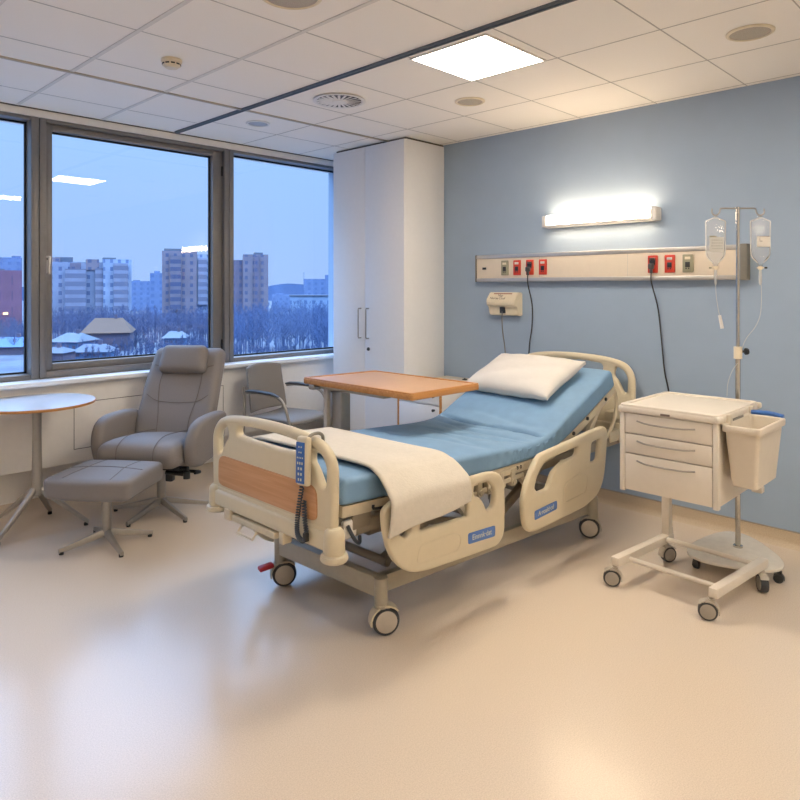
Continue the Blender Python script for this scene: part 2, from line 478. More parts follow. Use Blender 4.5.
t = thing('air_vent', 'round swirl air vent with radial slots in the ceiling', 'air vent', (2.81, 3.31, HC))
bm = BM(); lathe(bm, [(.001, HC-.004), (.165, HC-.004), (.17, HC-.010), (.165, HC-.012), (.15, HC-.012), (.145, HC-.008), (.001, HC-.008)], (2.81, 3.31, 0), 48); obj('rim', bm, 'white', t)
bm = BM(); lathe(bm, [(.001, HC-.009), (.142, HC-.009), (.142, HC-.0085)], (2.81, 3.31, 0), 48); obj('dark_recess', bm, 'dark', t)
bm = BM()
for k in range(22):
    a = 2*pi*k/22
    rbox(bm, (0, 0, 0), (.096, .0165, .002), 0, 1, Matrix.Translation((2.81, 3.31, HC-.0125)) @ Matrix.Rotation(a, 4, 'Z') @ Matrix.Translation((.095, 0, 0)) @ Matrix.Rotation(R(8), 4, 'X'))
lathe(bm, [(.001, HC-.018), (.045, HC-.018), (.05, HC-.012)], (2.81, 3.31, 0), 32)
obj('blade_ring', bm, 'white', t)

def downlight(x, y, label, r, inner, lit=None):
    t = thing('ceiling_speaker' if inner == 'grille' else 'recessed_downlight', label, 'speaker' if inner == 'grille' else 'downlight', (x, y, HC))
    bm = BM(); lathe(bm, [(r, HC-.001), (r, HC-.006), (r-.01, HC-.011), (r-.016, HC-.009), (r-.018, HC-.001)], (x, y, 0), 40); obj('rim', bm, 'ivory' if inner == 'grille' else 'white', t)
    if inner == 'grille':
        bm = BM(); lathe(bm, [(.001, HC-.009), (r*.5, HC-.0085), (r-.014, HC-.005)], (x, y, 0), 40); obj('grille', bm, M['grille'], t)
    else:
        bm = BM(); lathe(bm, [(r-.016, HC-.006), (r-.03, HC-.002), (.001, HC-.0015)], (x, y, 0), 40); obj('reflector', bm, 'alu', t)
M['grille'] = mat('grey_speaker_grille', 'a89f90', .7, var=.25, scale=600)
downlight(2.785, 4.20, 'small chrome recessed downlight in the ceiling near the window', .088, 'chrome')
downlight(3.42, 2.725, 'round grey ceiling speaker between the bright light panel and the wardrobe', .098, 'grille')
downlight(3.43, 1.045, 'round grey ceiling speaker above the medicine trolley corner', .105, 'grille')
downlight(1.665, 2.27, 'round grey ceiling speaker cut off by the top edge of the photo', .13, 'grille')

# ------------------------------------------------------------------ wardrobe
wx, wy0, wy1, wz = 3.84, 3.725, 4.605, 2.684
t = thing('wardrobe', 'tall white two-door wardrobe in the corner beside the window', 'wardrobe', (4.08, 4.165, 0))
bm = BM(); box2(bm, (wx+.02, wy0, .06), (4.325, wy1, wz), .002); box2(bm, (wx+.05, wy0+.02, 0), (4.32, wy1-.02, .06)); obj('carcass', bm, 'wardrobe', t)
for a, b, hy, nm in ((wy0+.002, 4.188, 4.142, 'a'), (4.191, wy1-.002, 4.237, 'b')):
    bm = BM(); box2(bm, (wx, a, .065), (wx+.0195, b, wz-.003), .0015); d = obj('door', bm, 'wardrobe', t)
    bm = BM(); tube(bm, [(wx, hy, 1.315), (wx-.03, hy, 1.315), (wx-.034, hy, 1.305), (wx-.034, hy, 1.075), (wx-.03, hy, 1.065), (wx, hy, 1.065)], .0055, 10)
    obj('handle', bm, 'steel', d)
    if nm == 'a':
        bm = BM(); cyl(bm, (wx, 4.142, .975), (wx-.008, 4.142, .975), .015); cyl(bm, (wx-.004, 4.142, .972), (wx-.018, 4.142, .972), .006)
        obj('lock', bm, 'dark', d)
bm = BM(); box2(bm, (wx+.03, wy0+.01, wz), (4.325, wy1-.01, HC)); obj('shadow_gap_infill', bm, 'seam', t)

# ------------------------------------------------------------------ wall lamp
t = thing('wall_lamp', 'long white wall lamp glowing above the bedhead panel', 'wall lamp', (XB, 2.28, 2.0))
bm = BM()
prof = [(XB, 1.93), (XB, 2.015), (4.262, 2.017), (4.243, 2.008)]
box2(bm, (4.284, 1.862, 1.928), (XB, 2.70, 2.014), .004)
box2(bm, (4.24, 1.855, 1.928), (XB, 1.893, 2.016), .008, 3)
box2(bm, (4.24, 2.672, 1.928), (XB, 2.710, 2.016), .008, 3)
box2(bm, (4.238, 1.89, 1.926), (4.252, 2.68, 1.946), .003); box2(bm, (4.30, 1.862, 2.0), (4.31, 2.70, 2.012))
obj('housing', bm, 'white', t)
bm = BM(); box2(bm, (4.241, 1.894, 1.944), (4.283, 2.671, 2.016), .006); obj('diffuser', bm, 'lamp_emit', t)

# ------------------------------------------------------------------ bedhead service panel
t = thing('bedhead_panel', 'long cream bedhead service panel with red and green sockets', 'wall panel', (XB, 2.35, 1.54))
xf = 4.275
bm = BM(); box2(bm, (xf, 1.36, 1.545), (XB, 3.336, 1.742), .003); obj('body', bm, 'panelbody', t)
bm = BM(); box2(bm, (xf-.008, 1.36, 1.718), (XB, 3.336, 1.748), .006, 3); obj('rail', bm, 'rail', t)
bm = BM(); box2(bm, (xf-.008, 1.36, 1.538), (XB, 3.336, 1.566), .006, 3); obj('rail', bm, 'rail', t)
bm = BM(); box2(bm, (xf-.010, 3.336, 1.536), (XB, 3.346, 1.75), .002); obj('end_cap', bm, 'endcap', t)
bm = BM(); box2(bm, (xf-.010, 1.318, 1.536), (XB, 1.36, 1.752), .004); obj('end_cap', bm, 'endcap', t)
bm = BM(); box2(bm, (xf-.0008, 2.062, 1.566), (xf+.002, 2.064, 1.718)); box2(bm, (xf-.0008, 2.75, 1.566), (xf+.002, 2.752, 1.718)); pieces('joint', bm, 'joint', t)
bm = BM(); rbox(bm, (xf-.002, 3.26, 1.642), (.006, .036, .018), .002); obj('indicator', bm, 'dark', t)
def socket(y, z, c, plugged):
    bm = BM(); rbox(bm, (xf-.006, y, z), (.014, .066, .114), .005, 3); s = obj('socket', bm, c, t)
    bm = BM(); rbox(bm, (xf-.0135, y, z+.033), (.003, .034, .016), .001); obj('label_plate', bm, 'paper' if c == 'red' else 'ivory', s)
    bm = BM()
    if not plugged:
        rbox(bm, (xf-.0135, y, z-.008), (.003, .03, .034), .004); rbox(bm, (xf-.0142, y-.008, z-.032), (.003, .008, .008), 0); rbox(bm, (xf-.0142, y+.008, z-.032), (.003, .008, .008), 0)
    else:
        rbox(bm, (xf-.0135, y, z+.016), (.003, .04, .05), .003)
    obj('socket_opening', bm, 'dark', s)
for y, c, p in ((3.058, 'olive', 0), (2.945, 'red', 0), (2.83, 'red', 1), (2.717, 'red', 0), (1.887, 'red', 1), (1.776, 'red', 0), (1.662, 'olive', 0)):
    socket(y, 1.643, c, p)

def power_cord(label, y, pts):
    t = thing('power_cord', label, 'cord', (xf-.03, y, 1.63), group='black power cords')
    bm = BM(); rbox(bm, (xf-.032, y, 1.628), (.036, .03, .036), .007, 3); rbox(bm, (xf-.034, y, 1.598), (.018, .018, .03), .005, 3); obj('plug', bm, 'rubber', t)
    bm = BM(); tube(bm, pts, .0048, 8, 8); obj('cable', bm, 'black', t)
power_cord('black power cord hanging behind the pillow from the left group of sockets', 2.83,
    [(xf-.034, 2.83, 1.59), (xf-.03, 2.832, 1.52), (4.31, 2.838, 1.36), (4.315, 2.842, 1.20), (4.31, 2.858, 1.08), (4.315, 2.872, .96), (4.31, 2.88, .80), (4.32, 2.88, .5)])
power_cord('black power cord hanging behind the medicine trolley from the right group of sockets', 1.887,
    [(xf-.034, 1.887, 1.59), (xf-.03, 1.885, 1.52), (4.31, 1.872, 1.36), (4.315, 1.85, 1.15), (4.315, 1.83, .95), (4.315, 1.80, .80), (4.32, 1.77, .5)])

# box on the wall below the panel
t = thing('wall_unit', 'cream wall unit with sloping printed face and hanging cord left of the pillow', 'wall unit', (XB, 3.06, 1.27))
bm = BM()
prof = [(XB, 1.272), (XB, 1.452), (4.27, 1.455), (4.232, 1.40), (4.222, 1.385), (4.228, 1.352), (4.262, 1.345), (4.268, 1.30), (4.27, 1.277)]
A = [bm.verts.new((p[0], 2.935, p[1])) for p in prof]; B = [bm.verts.new((p[0], 3.205, p[1])) for p in prof]
for k in range(len(prof)): bm.faces.new((A[k], A[(k+1) % len(prof)], B[(k+1) % len(prof)], B[k]))
bm.faces.new(A); bm.faces.new(B)
bmesh.ops.bevel(bm, geom=list(bm.edges), offset=.006, segments=2, affect='EDGES')
wu = obj('shell', bm, 'ivory', t)
sl = Vector((.038, 0, .055)).normalized(); nn = Vector((-.055, 0, .038)).normalized()
bm = text_bm('Nay', .030, ((0, -1, 0), sl, nn), (4.2505, 3.085, 1.430)); obj('lettering', bm, 'print', t)
bm = text_bm('Nurna\u00b7Ccul', .030, ((0, -1, 0), sl, nn), (4.237, 3.105, 1.4085)); obj('lettering', bm, 'print', t)
bm = BM(); rbox(bm, (4.2605, 3.07, 1.444), (.0015, .17, .009), 0, 1, Matrix.Rotation(R(34), 4, 'Y')); obj('printed_strip', bm, 'printred', t)
bm = BM(); rbox(bm, (4.264, 3.075, 1.318), (.016, .05, .05), .004); obj('jack', bm, 'dark', t)
bm = BM(); tube(bm, [(4.26, 3.075, 1.31), (4.258, 3.077, 1.24), (4.27, 3.08, 1.15), (4.30, 3.083, 1.04), (4.318, 3.085, .9), (4.32, 3.085, .6)], .0045, 8, 6); obj('cord', bm, 'greycable', t)

# ------------------------------------------------------------------ bedside cabinet
cx0, cy0, cy1, cz = 3.72, 3.235, 3.685, .75
t = thing('bedside_cabinet', 'white bedside cabinet with thin orange wood edges between wardrobe and bed', 'cabinet', (4.02, 3.46, 0))
bm = BM(); box2(bm, (cx0+.02, cy0+.018, .06), (4.31, cy1-.018, .72), .002); obj('carcass', bm, 'wardrobe', t)
bm = BM(); box2(bm, (cx0+.012, cy0, .05), (4.31, cy0+.017, .72), .002); sp0 = obj('side_panel', bm, 'wardrobe', t)
bm = BM(); box2(bm, (cx0, cy0, .05), (cx0+.012, cy0+.017, .72), .001); obj('wooden_edge', bm, 'oakedge', sp0)
bm = BM(); box2(bm, (cx0+.012, cy1-.017, .05), (4.31, cy1, .72), .002); sp0 = obj('side_panel', bm, 'wardrobe', t)
bm = BM(); box2(bm, (cx0, cy1-.017, .05), (cx0+.012, cy1, .72), .001); obj('wooden_edge', bm, 'oakedge', sp0)
bm = BM(); box2(bm, (cx0-.01, cy0-.008, .722), (4.315, cy1+.006, .75), .006, 3); obj('top', bm, 'trolley', t)
for z0, z1 in ((.62, .715), (.40, .612), (.07, .392)):
    bm = BM(); box2(bm, (cx0, cy0+.02, z0), (cx0+.019, cy1-.02, z1), .002); d = obj('drawer', bm, 'wardrobe', t)
    bm = BM(); cyl(bm, (cx0, 3.30, z1-.03), (cx0-.02, 3.30, z1-.03), .008, .011); obj('knob', bm, 'dark', d)
for dy in (.05, .40):
    for dx in (.08, .52):
        bm = BM(); cyl(bm, (cx0+dx, cy0+dy, .0), (cx0+dx, cy0+dy, .062), .016); obj('foot', bm, 'dark', t)
bm = BM(); rbox(bm, (4.20, 3.40, .7545), (.03, .03, .009), .003); cyl(bm, (4.20, 3.40, .757), (4.20, 3.40, .765), .006); obj('latch', bm, 'dark', t)

# ------------------------------------------------------------------ casters
def caster(parent, x, y, ztop, Rw, ang, colr='bedmetal', pedal=None, width=.045, stem=.014, disc='greypaint'):
    c, s = cos(ang), sin(ang); off = Rw*.32
    wxp, wyp = x-c*off, y-s*off
    ax = Vector((-s, c, 0))
    bm = BM()
    cyl(bm, (x, y, 2*Rw-.004), (x, y, ztop), stem)
    cyl(bm, (x, y, 2*Rw+.006), (x, y, 2*Rw+.014), stem*1.5)
    # hood over the wheel
    n = 9
    for sd in (-1, 1):
        pass
    ring = []
    for k in range(n):
        a = R(-10)+k*R(150)/(n-1)
        ring.append((cos(a), sin(a)))
    for i in range(n-1):
        pa = Vector((wxp, wyp, Rw))+Vector((c*ring[i][0], s*ring[i][0], ring[i][1]))*(Rw*1.06)
        pb = Vector((wxp, wyp, Rw))+Vector((c*ring[i+1][0], s*ring[i+1][0], ring[i+1][1]))*(Rw*1.06)
        q = [p+ax*k_ for p in (pa, pb) for k_ in (-width*.56, width*.56)]
        pa2 = Vector((wxp, wyp, Rw))+(pa-Vector((wxp, wyp, Rw)))*1.1; pb2 = Vector((wxp, wyp, Rw))+(pb-Vector((wxp, wyp, Rw)))*1.1
        q2 = [p+ax*k_ for p in (pa2, pb2) for k_ in (-width*.56, width*.56)]
        v = [bm.verts.new(p) for p in q+q2]
        for f in ((0, 1, 3, 2), (4, 6, 7, 5), (0, 2, 6, 4), (1, 5, 7, 3), (0, 4, 5, 1), (2, 3, 7, 6)): bm.faces.new([v[j] for j in f])
    rbox(bm, (wxp+c*off*.6, wyp+s*off*.6, 2*Rw+.002), (Rw*1.0, width*.9, .018), .006, 2, Matrix.Rotation(ang, 4, 'Z'))
    cs = obj('caster', bm, colr, parent)
    rot = Vector((0, 0, 1)).rotation_difference(ax).to_matrix().to_4x4()
    def lay(prof):
        b = BM(); lathe(b, prof, (0, 0, 0), 28); bmesh.ops.transform(b, matrix=Matrix.Translation((wxp, wyp, Rw)) @ rot, verts=b.verts); return b
    w = width/2
    obj('tyre', lay([(Rw*.8, -w), (Rw*.93, -w), (Rw, -w*.6), (Rw, w*.6), (Rw*.93, w), (Rw*.8, w)]), 'rubber', cs)
    obj('wheel_disc', lay([(.001, -w*1.12), (Rw*.7, -w*1.1), (Rw*.83, -w*.95), (Rw*.83, w*.95), (Rw*.7, w*1.1), (.001, w*1.12)]), disc, cs)
    if pedal:
        pa = pedal
        b = BM(); rbox(b, (x+cos(pa)*.075, y+sin(pa)*.075, 2*Rw-.012), (.075, .042, .022), .008, 3, Matrix.Rotation(pa, 4, 'Z') @ Matrix.Rotation(R(8), 4, 'Y'))
        obj('brake_pedal', b, 'redbrake', cs)
    return cs

# ------------------------------------------------------------------ hospital bed
bed = thing('hospital_bed', 'adjustable cream hospital bed with raised backrest and side rails', 'bed', (2.85, 2.42, 0))
FN, FF, HN, HF = (2.0, 2.08), (1.975, 2.78), (3.66, 1.985), (3.68, 2.72)
Rw = .06
caster(bed, *FN, .17, Rw, R(150), 'bedplastic', None, .05, .02)
caster(bed, *FF, .17, Rw, R(150), 'bedbase', R(165), .05, .02)
caster(bed, *HN, .17, Rw, R(-60), 'bedbase', None, .05, .02)
caster(bed, *HF, .17, Rw, R(60), 'bedbase', None, .05, .02)
bm = BM()
for p in (FN, FF, HN, HF):
    cyl(bm, (*p, .118), (*p, .245), .030); cyl(bm, (*p, .245), (*p, .25), .030, .022)
beam(bm, (*FN, .205), (*FF, .205), .045, .085); beam(bm, (*HN, .205), (*HF, .205), .045, .085)
beam(bm, (FN[0], FN[1]+.03, .205), (HN[0], HN[1]+.03, .18), .04, .075); beam(bm, (FF[0], FF[1]-.03, .205), (HF[0], HF[1]-.03, .18), .04, .075)
obj('chassis', bm, 'bedbase', bed)
bm = BM()
for y in (2.20, 2.66):
    beam(bm, (2.12, y, .24), (2.72, y, .49), .035, .05); beam(bm, (2.95, y, .22), (3.5, y, .47), .035, .05)
    beam(bm, (2.1, y+.04, .46), (2.8, y+.04, .235), .03, .045)
cyl(bm, (2.12, 2.16, .25), (2.12, 2.70, .25), .02); cyl(bm, (2.95, 2.16, .23), (2.95, 2.70, .23), .02); cyl(bm, (2.74, 2.1, .49), (2.74, 2.78, .49), .018)
cyl(bm, (2.25, 2.44, .33), (2.85, 2.44, .42), .028); cyl(bm, (3.05, 2.36, .40), (3.55, 2.36, .55), .026)
rbox(bm, (2.3, 2.44, .33), (.16, .09, .10), .01); rbox(bm, (3.1, 2.36, .40), (.16, .09, .10), .01)
pieces('lift_mechanism', bm, 'bedmech', bed)
# sub-frame carrying head- and footboard
bm = BM()
for y in (2.07, 2.80):
    beam(bm, (1.72, y, .50), (4.16, y, .50), .035, .055)
for x in (1.95, 2.5, 3.05, 3.6): beam(bm, (x, 2.07, .50), (x, 2.80, .50), .03, .04)
rbox(bm, (1.86, 2.07, .545), (.10, .05, .09), .008); rbox(bm, (1.86, 2.80, .545), (.10, .05, .09), .008)
beam(bm, (2.0, 2.045, .56), (2.15, 2.045, .56), .01, .012)
obj('under_frame', bm, 'bedmech', bed)
bm = BM()   # clutter of joints seen under the deck between the rails
for x in (2.62, 2.70, 2.80, 2.90):
    rbox(bm, (x, 2.035, .505), (.035, .03, .09), .006); cyl(bm, (x, 2.01, .485), (x, 2.05, .485), .013)
beam(bm, (2.45, 2.03, .53), (3.0, 2.03, .545), .012, .018); beam(bm, (2.45, 2.04, .475), (3.0, 2.03, .50), .012, .022)
pieces('rail_linkage', bm, 'bedmetal', bed)
# deck sections
def deck(name, pts, y0=2.03, y1=2.86, th=.045, m='bedmetal'):
    bm = BM()
    for (a, b) in zip(pts, pts[1:]):
        for y in (y0, y1-.03):
            vs = [(a[0], y, a[1]), (b[0], y, b[1])]
            v = [bm.verts.new(p) for p in ((a[0], y, a[1]), (a[0], y+.03, a[1]), (a[0], y+.03, a[1]-th), (a[0], y, a[1]-th), (b[0], y, b[1]), (b[0], y+.03, b[1]), (b[0], y+.03, b[1]-th), (b[0], y, b[1]-th))]
            for f in ((0, 1, 2, 3), (4, 7, 6, 5), (0, 4, 5, 1), (1, 5, 6, 2), (2, 6, 7, 3), (3, 7, 4, 0)): bm.faces.new([v[j] for j in f])
        n = 5
        for k in range(n):
            f = (k+.5)/n; x = a[0]+(b[0]-a[0])*f; z = a[1]+(b[1]-a[1])*f-.016
            beam(bm, (x, y0+.02, z), (x, y1-.02, z), .05, .014, .002)
    for f in (.12, .88):
        x = pts[0][0]+(pts[-1][0]-pts[0][0])*f; 
    return obj(name, bm, m, bed)
deck('foot_deck', [(1.74, .618), (2.50, .575)]); deck('thigh_deck', [(2.51, .572), (3.10, .562)]); deck('back_deck', [(3.16, .560), (3.30, .575), (3.69, .716), (4.03, .862)])
bm = BM()
for x in (2.66, 2.69, 2.94, 2.97): cyl(bm, (x, 2.032, .545), (x, 2.024, .545), .009)
for f in (.25, .5, .85):
    x = 3.35+f*.65; z = .593+(x-3.35)*.395; cyl(bm, (x, 2.032, z-.02), (x, 2.022, z-.02), .011)
tube(bm, [(1.90, 2.022, .592), (1.91, 2.018, .575), (2.05, 2.018, .567), (2.06, 2.022, .585)], .006, 8, 4)
pieces('deck_fastener', bm, 'dark', bed)
bm = BM()   # backrest strut near the headboard
beam(bm, (3.72, 2.08, .52), (3.98, 2.08, .82), .025, .04); beam(bm, (3.72, 2.76, .52), (3.98, 2.76, .82), .025, .04)
tube(bm, [(4.03, 2.035, .84), (4.05, 2.03, .74), (4.0, 2.03, .62), (3.92, 2.04, .54)], .012, 8, 6)
rbox(bm, (4.08, 2.08, .53), (.16, .07, .07), .01); rbox(bm, (4.10, 2.08, .66), (.12, .06, .06), .01); cyl(bm, (4.13, 2.0, .5), (4.13, 2.05, .5), .02)
pieces('backrest_strut', bm, 'bedmetal', bed)

# foot- and headboard share one shape: rounded panel with arched grab rail and three openings
def end_board(x, yc, z0, zt, sc, nrm):
    k = zt-z0
    def Pt(y, z): return ((y)*sc, z0+(z-.52)*k/.39)
    out = [(-.455, .52), (-.462, .70), (-.452, .80), (-.42, .855), (-.36, .885), (-.27, .903), (0, .912), (.27, .903), (.36, .885), (.42, .855), (.452, .80), (.462, .70), (.455, .52)]
    o2 = [Vector(Pt(*p)) for p in out]
    outer = fillet(o2, .04, 4)
    def hole(pts, r): return fillet([Vector(Pt(*p)) for p in pts], r, 5)
    hs = []
    for s in (-1, 1):
        pts = [(s*.415, .715), (s*.418, .80), (s*.395, .838), (s*.33, .858), (s*.315, .80), (s*.345, .775), (s*.372, .73), (s*.39, .705)]
        hs.append(hole(pts if s > 0 else pts[::-1], .025))
    hs.append(hole([(-.18, .866), (.18, .866), (.20, .81), (.17, .80), (-.17, .80), (-.20, .81)], .025))
    hs[-1] = hole([(-.235, .866), (-.1, .877), (.1, .877), (.235, .866), (.243, .822), (.1, .815), (-.1, .815), (-.243, .822)], .025)
    u = (0, 1, 0) if nrm > 0 else (0, 1, 0)
    b = plate_bm(outer, hs, .042, .014, ((0, 1, 0), (0, 0, 1), (1, 0, 0)), (x, yc, 0))
    # grab rail thickened along the arch
    arch = [(-.44, .70), (-.438, .79), (-.405, .845), (-.34, .873), (-.2, .891), (0, .897), (.2, .891), (.34, .873), (.405, .845), (.438, .79), (.44, .70)]
    pts = [Vector((x, yc+Pt(*p)[0], Pt(*p)[1])) for p in arch]
    tube(b, pts, .0235, 12, 6)
    return b, Pt
b_, Pt = end_board(1.68, 2.442, .52, .903, .97, -1)
fb = obj('footboard', b_, 'bedplastic', bed, 50)
wp = fillet([Vector(p) for p in ((-.365, .565), (.365, .565), (.37, .61), (.365, .705), (-.365, .705), (-.37, .61))], .05, 6)
b_ = plate_bm(wp, [], .008, .002, ((0, 1, 0), (0, 0, 1), (1, 0, 0)), (1.657, 2.455, 0)); obj('wood_panel', b_, 'oak', fb)
bm = BM(); rbox(bm, (1.68, 2.442, .503), (.075, .84, .075), .014, 3); box2(bm, (1.655, 2.03, .525), (1.705, 2.86, .555), .01); obj('footboard_bracket', bm, 'bedplastic', bed)
for y in (2.003, 2.862):
    bm = BM(); lathe(bm, [(.001, .560), (.028, .557), (.038, .546), (.041, .53), (.043, .465), (.040, .460)], (1.675, y, 0), 28); bp = obj('corner_bumper', bm, 'bedplastic', bed)
    bm = BM(); lathe(bm, [(.042, .461), (.053, .456), (.055, .440), (.050, .432), (.001, .430)], (1.675, y, 0), 28); obj('bumper_wheel', bm, 'bedmetal', bp)
bm = BM(); box2(bm, (1.645, 2.36, .425), (1.69, 2.70, .455), .006); tube(bm, [(1.66, 2.62, .43), (1.63, 2.62, .395), (1.63, 2.50, .395), (1.66, 2.50, .43)], .006, 8); rbox(bm, (1.66, 2.30, .45), (.05, .03, .05), .006); rbox(bm, (1.66, 2.72, .45), (.05, .05, .05), .006)
obj('release_handle', bm, 'bedmetal', bed)
b_, Pt = end_board(4.2, 2.43, .58, 1.03, .985, 1)
obj('headboard', b_, 'bedplastic', bed, 50)
bm = BM(); rbox(bm, (4.19, 2.43, .55), (.06, .80, .09), .012, 3); obj('headboard_bracket', bm, 'bedplastic', bed)

# side rails, near side and far side
foot_out = [(1.86, .60), (1.872, .49), (1.915, .385), (2.0, .31), (2.10, .284), (2.40, .263), (2.63, .250), (2.682, .30), (2.684, .50), (2.668, .575), (2.60, .617), (2.30, .622), (1.92, .625)]
foot_holes = [[(2.44, .582), (2.55, .577), (2.605, .535), (2.605, .47), (2.58, .44), (2.535, .437), (2.515, .485), (2.475, .523), (2.44, .527)],
              [(2.08, .466), (2.08, .495), (2.10, .585), (2.36, .585), (2.40, .53), (2.40, .452), (2.385, .446)],
              [(1.93, .50), (1.93, .57), (2.02, .582), (2.02, .478), (1.99, .455)]]
head_out = [(2.835, .42), (2.848, .30), (2.885, .247), (2.94, .235), (3.20, .238), (3.46, .244), (3.60, .278), (3.67, .345), (3.70, .46), (3.722, .645), (3.675, .672), (3.55, .667), (3.30, .645), (3.01, .625), (2.97, .61), (2.885, .52)]
head_holes = [[(2.937, .455), (2.975, .53), (3.05, .582), (3.13, .586), (3.385, .602), (3.372, .553), (3.21, .540), (3.12, .505), (3.075, .43), (2.97, .43)],
              [(3.527, .598), (3.633, .606), (3.612, .478), (3.512, .482)]]
def side_rail(y, sgn, out, holes, rr):
    o = fillet([Vector(p) for p in out], rr, 5)
    hs = [fillet([Vector(p) for p in h], .025, 5) for h in holes]
    b = plate_bm(o, hs, .034, .012, ((1, 0, 0), (0, 0, 1), (0, -1, 0)), (0, y, 0))
    return obj('side_rail', b, 'bedplastic', bed, 50)
def rail_extras(rail, y, kind):
    if kind == 'foot':
        q = [(2.393, .372), (2.598, .358), (2.598, .306), (2.393, .322)]; gr = [(2.05, .33), (2.33, .315), (2.345, .375), (2.30, .40), (2.07, .405)]
    else:
        q = [(2.935, .345), (3.15, .352), (3.15, .306), (2.935, .297)]; gr = [(3.22, .32), (3.46, .33), (3.48, .42), (3.40, .45), (3.23, .425)]
    poly = fillet([Vector(p) for p in q[::-1]], .012, 4)
    b = plate_bm(poly, [], .002, .0004, ((1, 0, 0), (0, 0, 1), (0, -1, 0)), (0, y-.0178, 0)); st = obj('sticker', b, 'sticker', rail)
    cxm = sum(p[0] for p in q)/4; czm = sum(p[1] for p in q)/4
    sl = Vector((q[1][0]-q[0][0], 0, q[1][1]-q[0][1])).normalized()
    b = text_bm('Einnnk\u00b7dat' if kind == 'foot' else 'A\u00b7roald\u00b7cd', .035, (sl, (0, 0, 1), (0, -1, 0)), (cxm, y-.0189, czm)); obj('lettering', b, 'stickertext', st)
    bmx = BM(); pts = [Vector((p.x, y-.0172, p.y)) for p in fillet([Vector(p) for p in gr], .03, 4)]; tube(bmx, pts+[pts[0]], .0016, 6); obj('moulded_line', bmx, 'bedmetal', rail)
r1 = side_rail(1.935, -1, foot_out, foot_holes, [.03, .06, .06, .08, .06, .1, .04, .04, .05, .06, .06, .05, .03]); rail_extras(r1, 1.935, 'foot')
r2 = side_rail(1.935, -1, head_out, head_holes, [.05, .05, .04, .05, .1, .06, .06, .06, .06, .025, .025, .05, .05, .04, .04, .06]); rail_extras(r2, 1.935, 'head')
r3 = side_rail(2.935, 1, [(x, z-.14) for x, z in foot_out], [[(x, z-.14) for x, z in h] for h in foot_holes], .05)
r4 = side_rail(2.935, 1, [(x, z-.14) for x, z in head_out], [[(x, z-.14) for x, z in h] for h in head_holes], .04)
bm = BM()
for x, z in ((2.12, .42), (2.46, .40), (3.0, .40), (3.42, .40)):
    beam(bm, (x, 1.952, z), (x, 2.06, .49), .04, .022); cyl(bm, (x, 1.952, z), (x, 1.97, z), .02)
    beam(bm, (x, 2.918, z-.1), (x, 2.80, .49), .04, .022)
pieces('rail_arm', bm, 'bedmetal', bed)
bm = BM(); rbox(bm, (1.80, 2.06, .51), (.075, .02, .075), .01); obj('junction_box', bm, 'white', bed)
bm = BM(); tube(bm, [(1.78, 2.045, .53), (1.79, 2.035, .50), (1.81, 2.03, .465), (1.835, 2.035, .45), (1.85, 2.05, .47)], .008, 8, 5); obj('cable', bm, 'coil', bed)

# mattress ---------------------------------------------------------
def interp(pts, x):
    for a, b in zip(pts, pts[1:]):
        if x <= b[0]: 
            f = (x-a[0])/(b[0]-a[0]); return a[1]+(b[1]-a[1])*f
    return pts[-1][1]
topL = [(0, 1.735, .728), (.14, 2.04, .716), (.36, 2.53, .684), (.47, 2.78, .670), (.58, 3.05, .655), (.64, 3.20, .661), (.68, 3.29, .684), (.75, 3.45, .755), (1, 3.975, .97)]
botL = [(0, 1.730, .622), (.14, 2.04, .604), (.36, 2.53, .577), (.47, 2.78, .567), (.58, 3.05, .565), (.64, 3.22, .570), (.68, 3.33, .590), (.75, 3.50, .646), (1, 4.02, .860)]
MY0, MY1 = 2.02, 2.865
def prof_at(L_, s):
    n = len(L_)
    pts = L_
    for i in range(n-1):
        if s <= pts[i+1][0]:
            a, b = pts[i], pts[i+1]; f = (s-a[0])/(b[0]-a[0])
            p0 = pts[max(i-1, 0)]; p3 = pts[min(i+2, n-1)]
            def cr(k):
                m1 = (b[k]-p0[k])/max(b[0]-p0[0], 1e-6)*(b[0]-a[0]); m2 = (p3[k]-a[k])/max(p3[0]-a[0], 1e-6)*(b[0]-a[0])
                return (2*f**3-3*f**2+1)*a[k]+(f**3-2*f**2+f)*m1+(-2*f**3+3*f**2)*b[k]+(f**3-f**2)*m2
            return Vector((cr(1), 0, cr(2)))
    return Vector((pts[-1][1], 0, pts[-1][2]))
def crease(s, y):
    """wrinkles where the cover bunches at the bend"""
    w = math.exp(-((s-.60)/.10)**2); q = (y-MY0)/(MY1-MY0)
    d = 0
    for k, (c0, amp, wd, tilt) in enumerate(((.655, .075, .006, .03), (.605, .016, .008, .05), (.545, .014, .009, -.05), (.70, .007, .010, .02), (.50, .008, .013, .07), (.44, .007, .014, -.04), (.575, .006, .007, .09), (.63, .008, .006, -.03))):
        d -= amp*math.exp(-((s-c0-tilt*(q-.5)-.008*sin(q*7+k))/wd)**2)*(.45+.55*sin(pi*min(1, max(0, q*1.1+.1))))
    d += w*.002*sin(90*s+4*q)
    return d
bm = BM(); rings = []
NS, rr = 420, .022
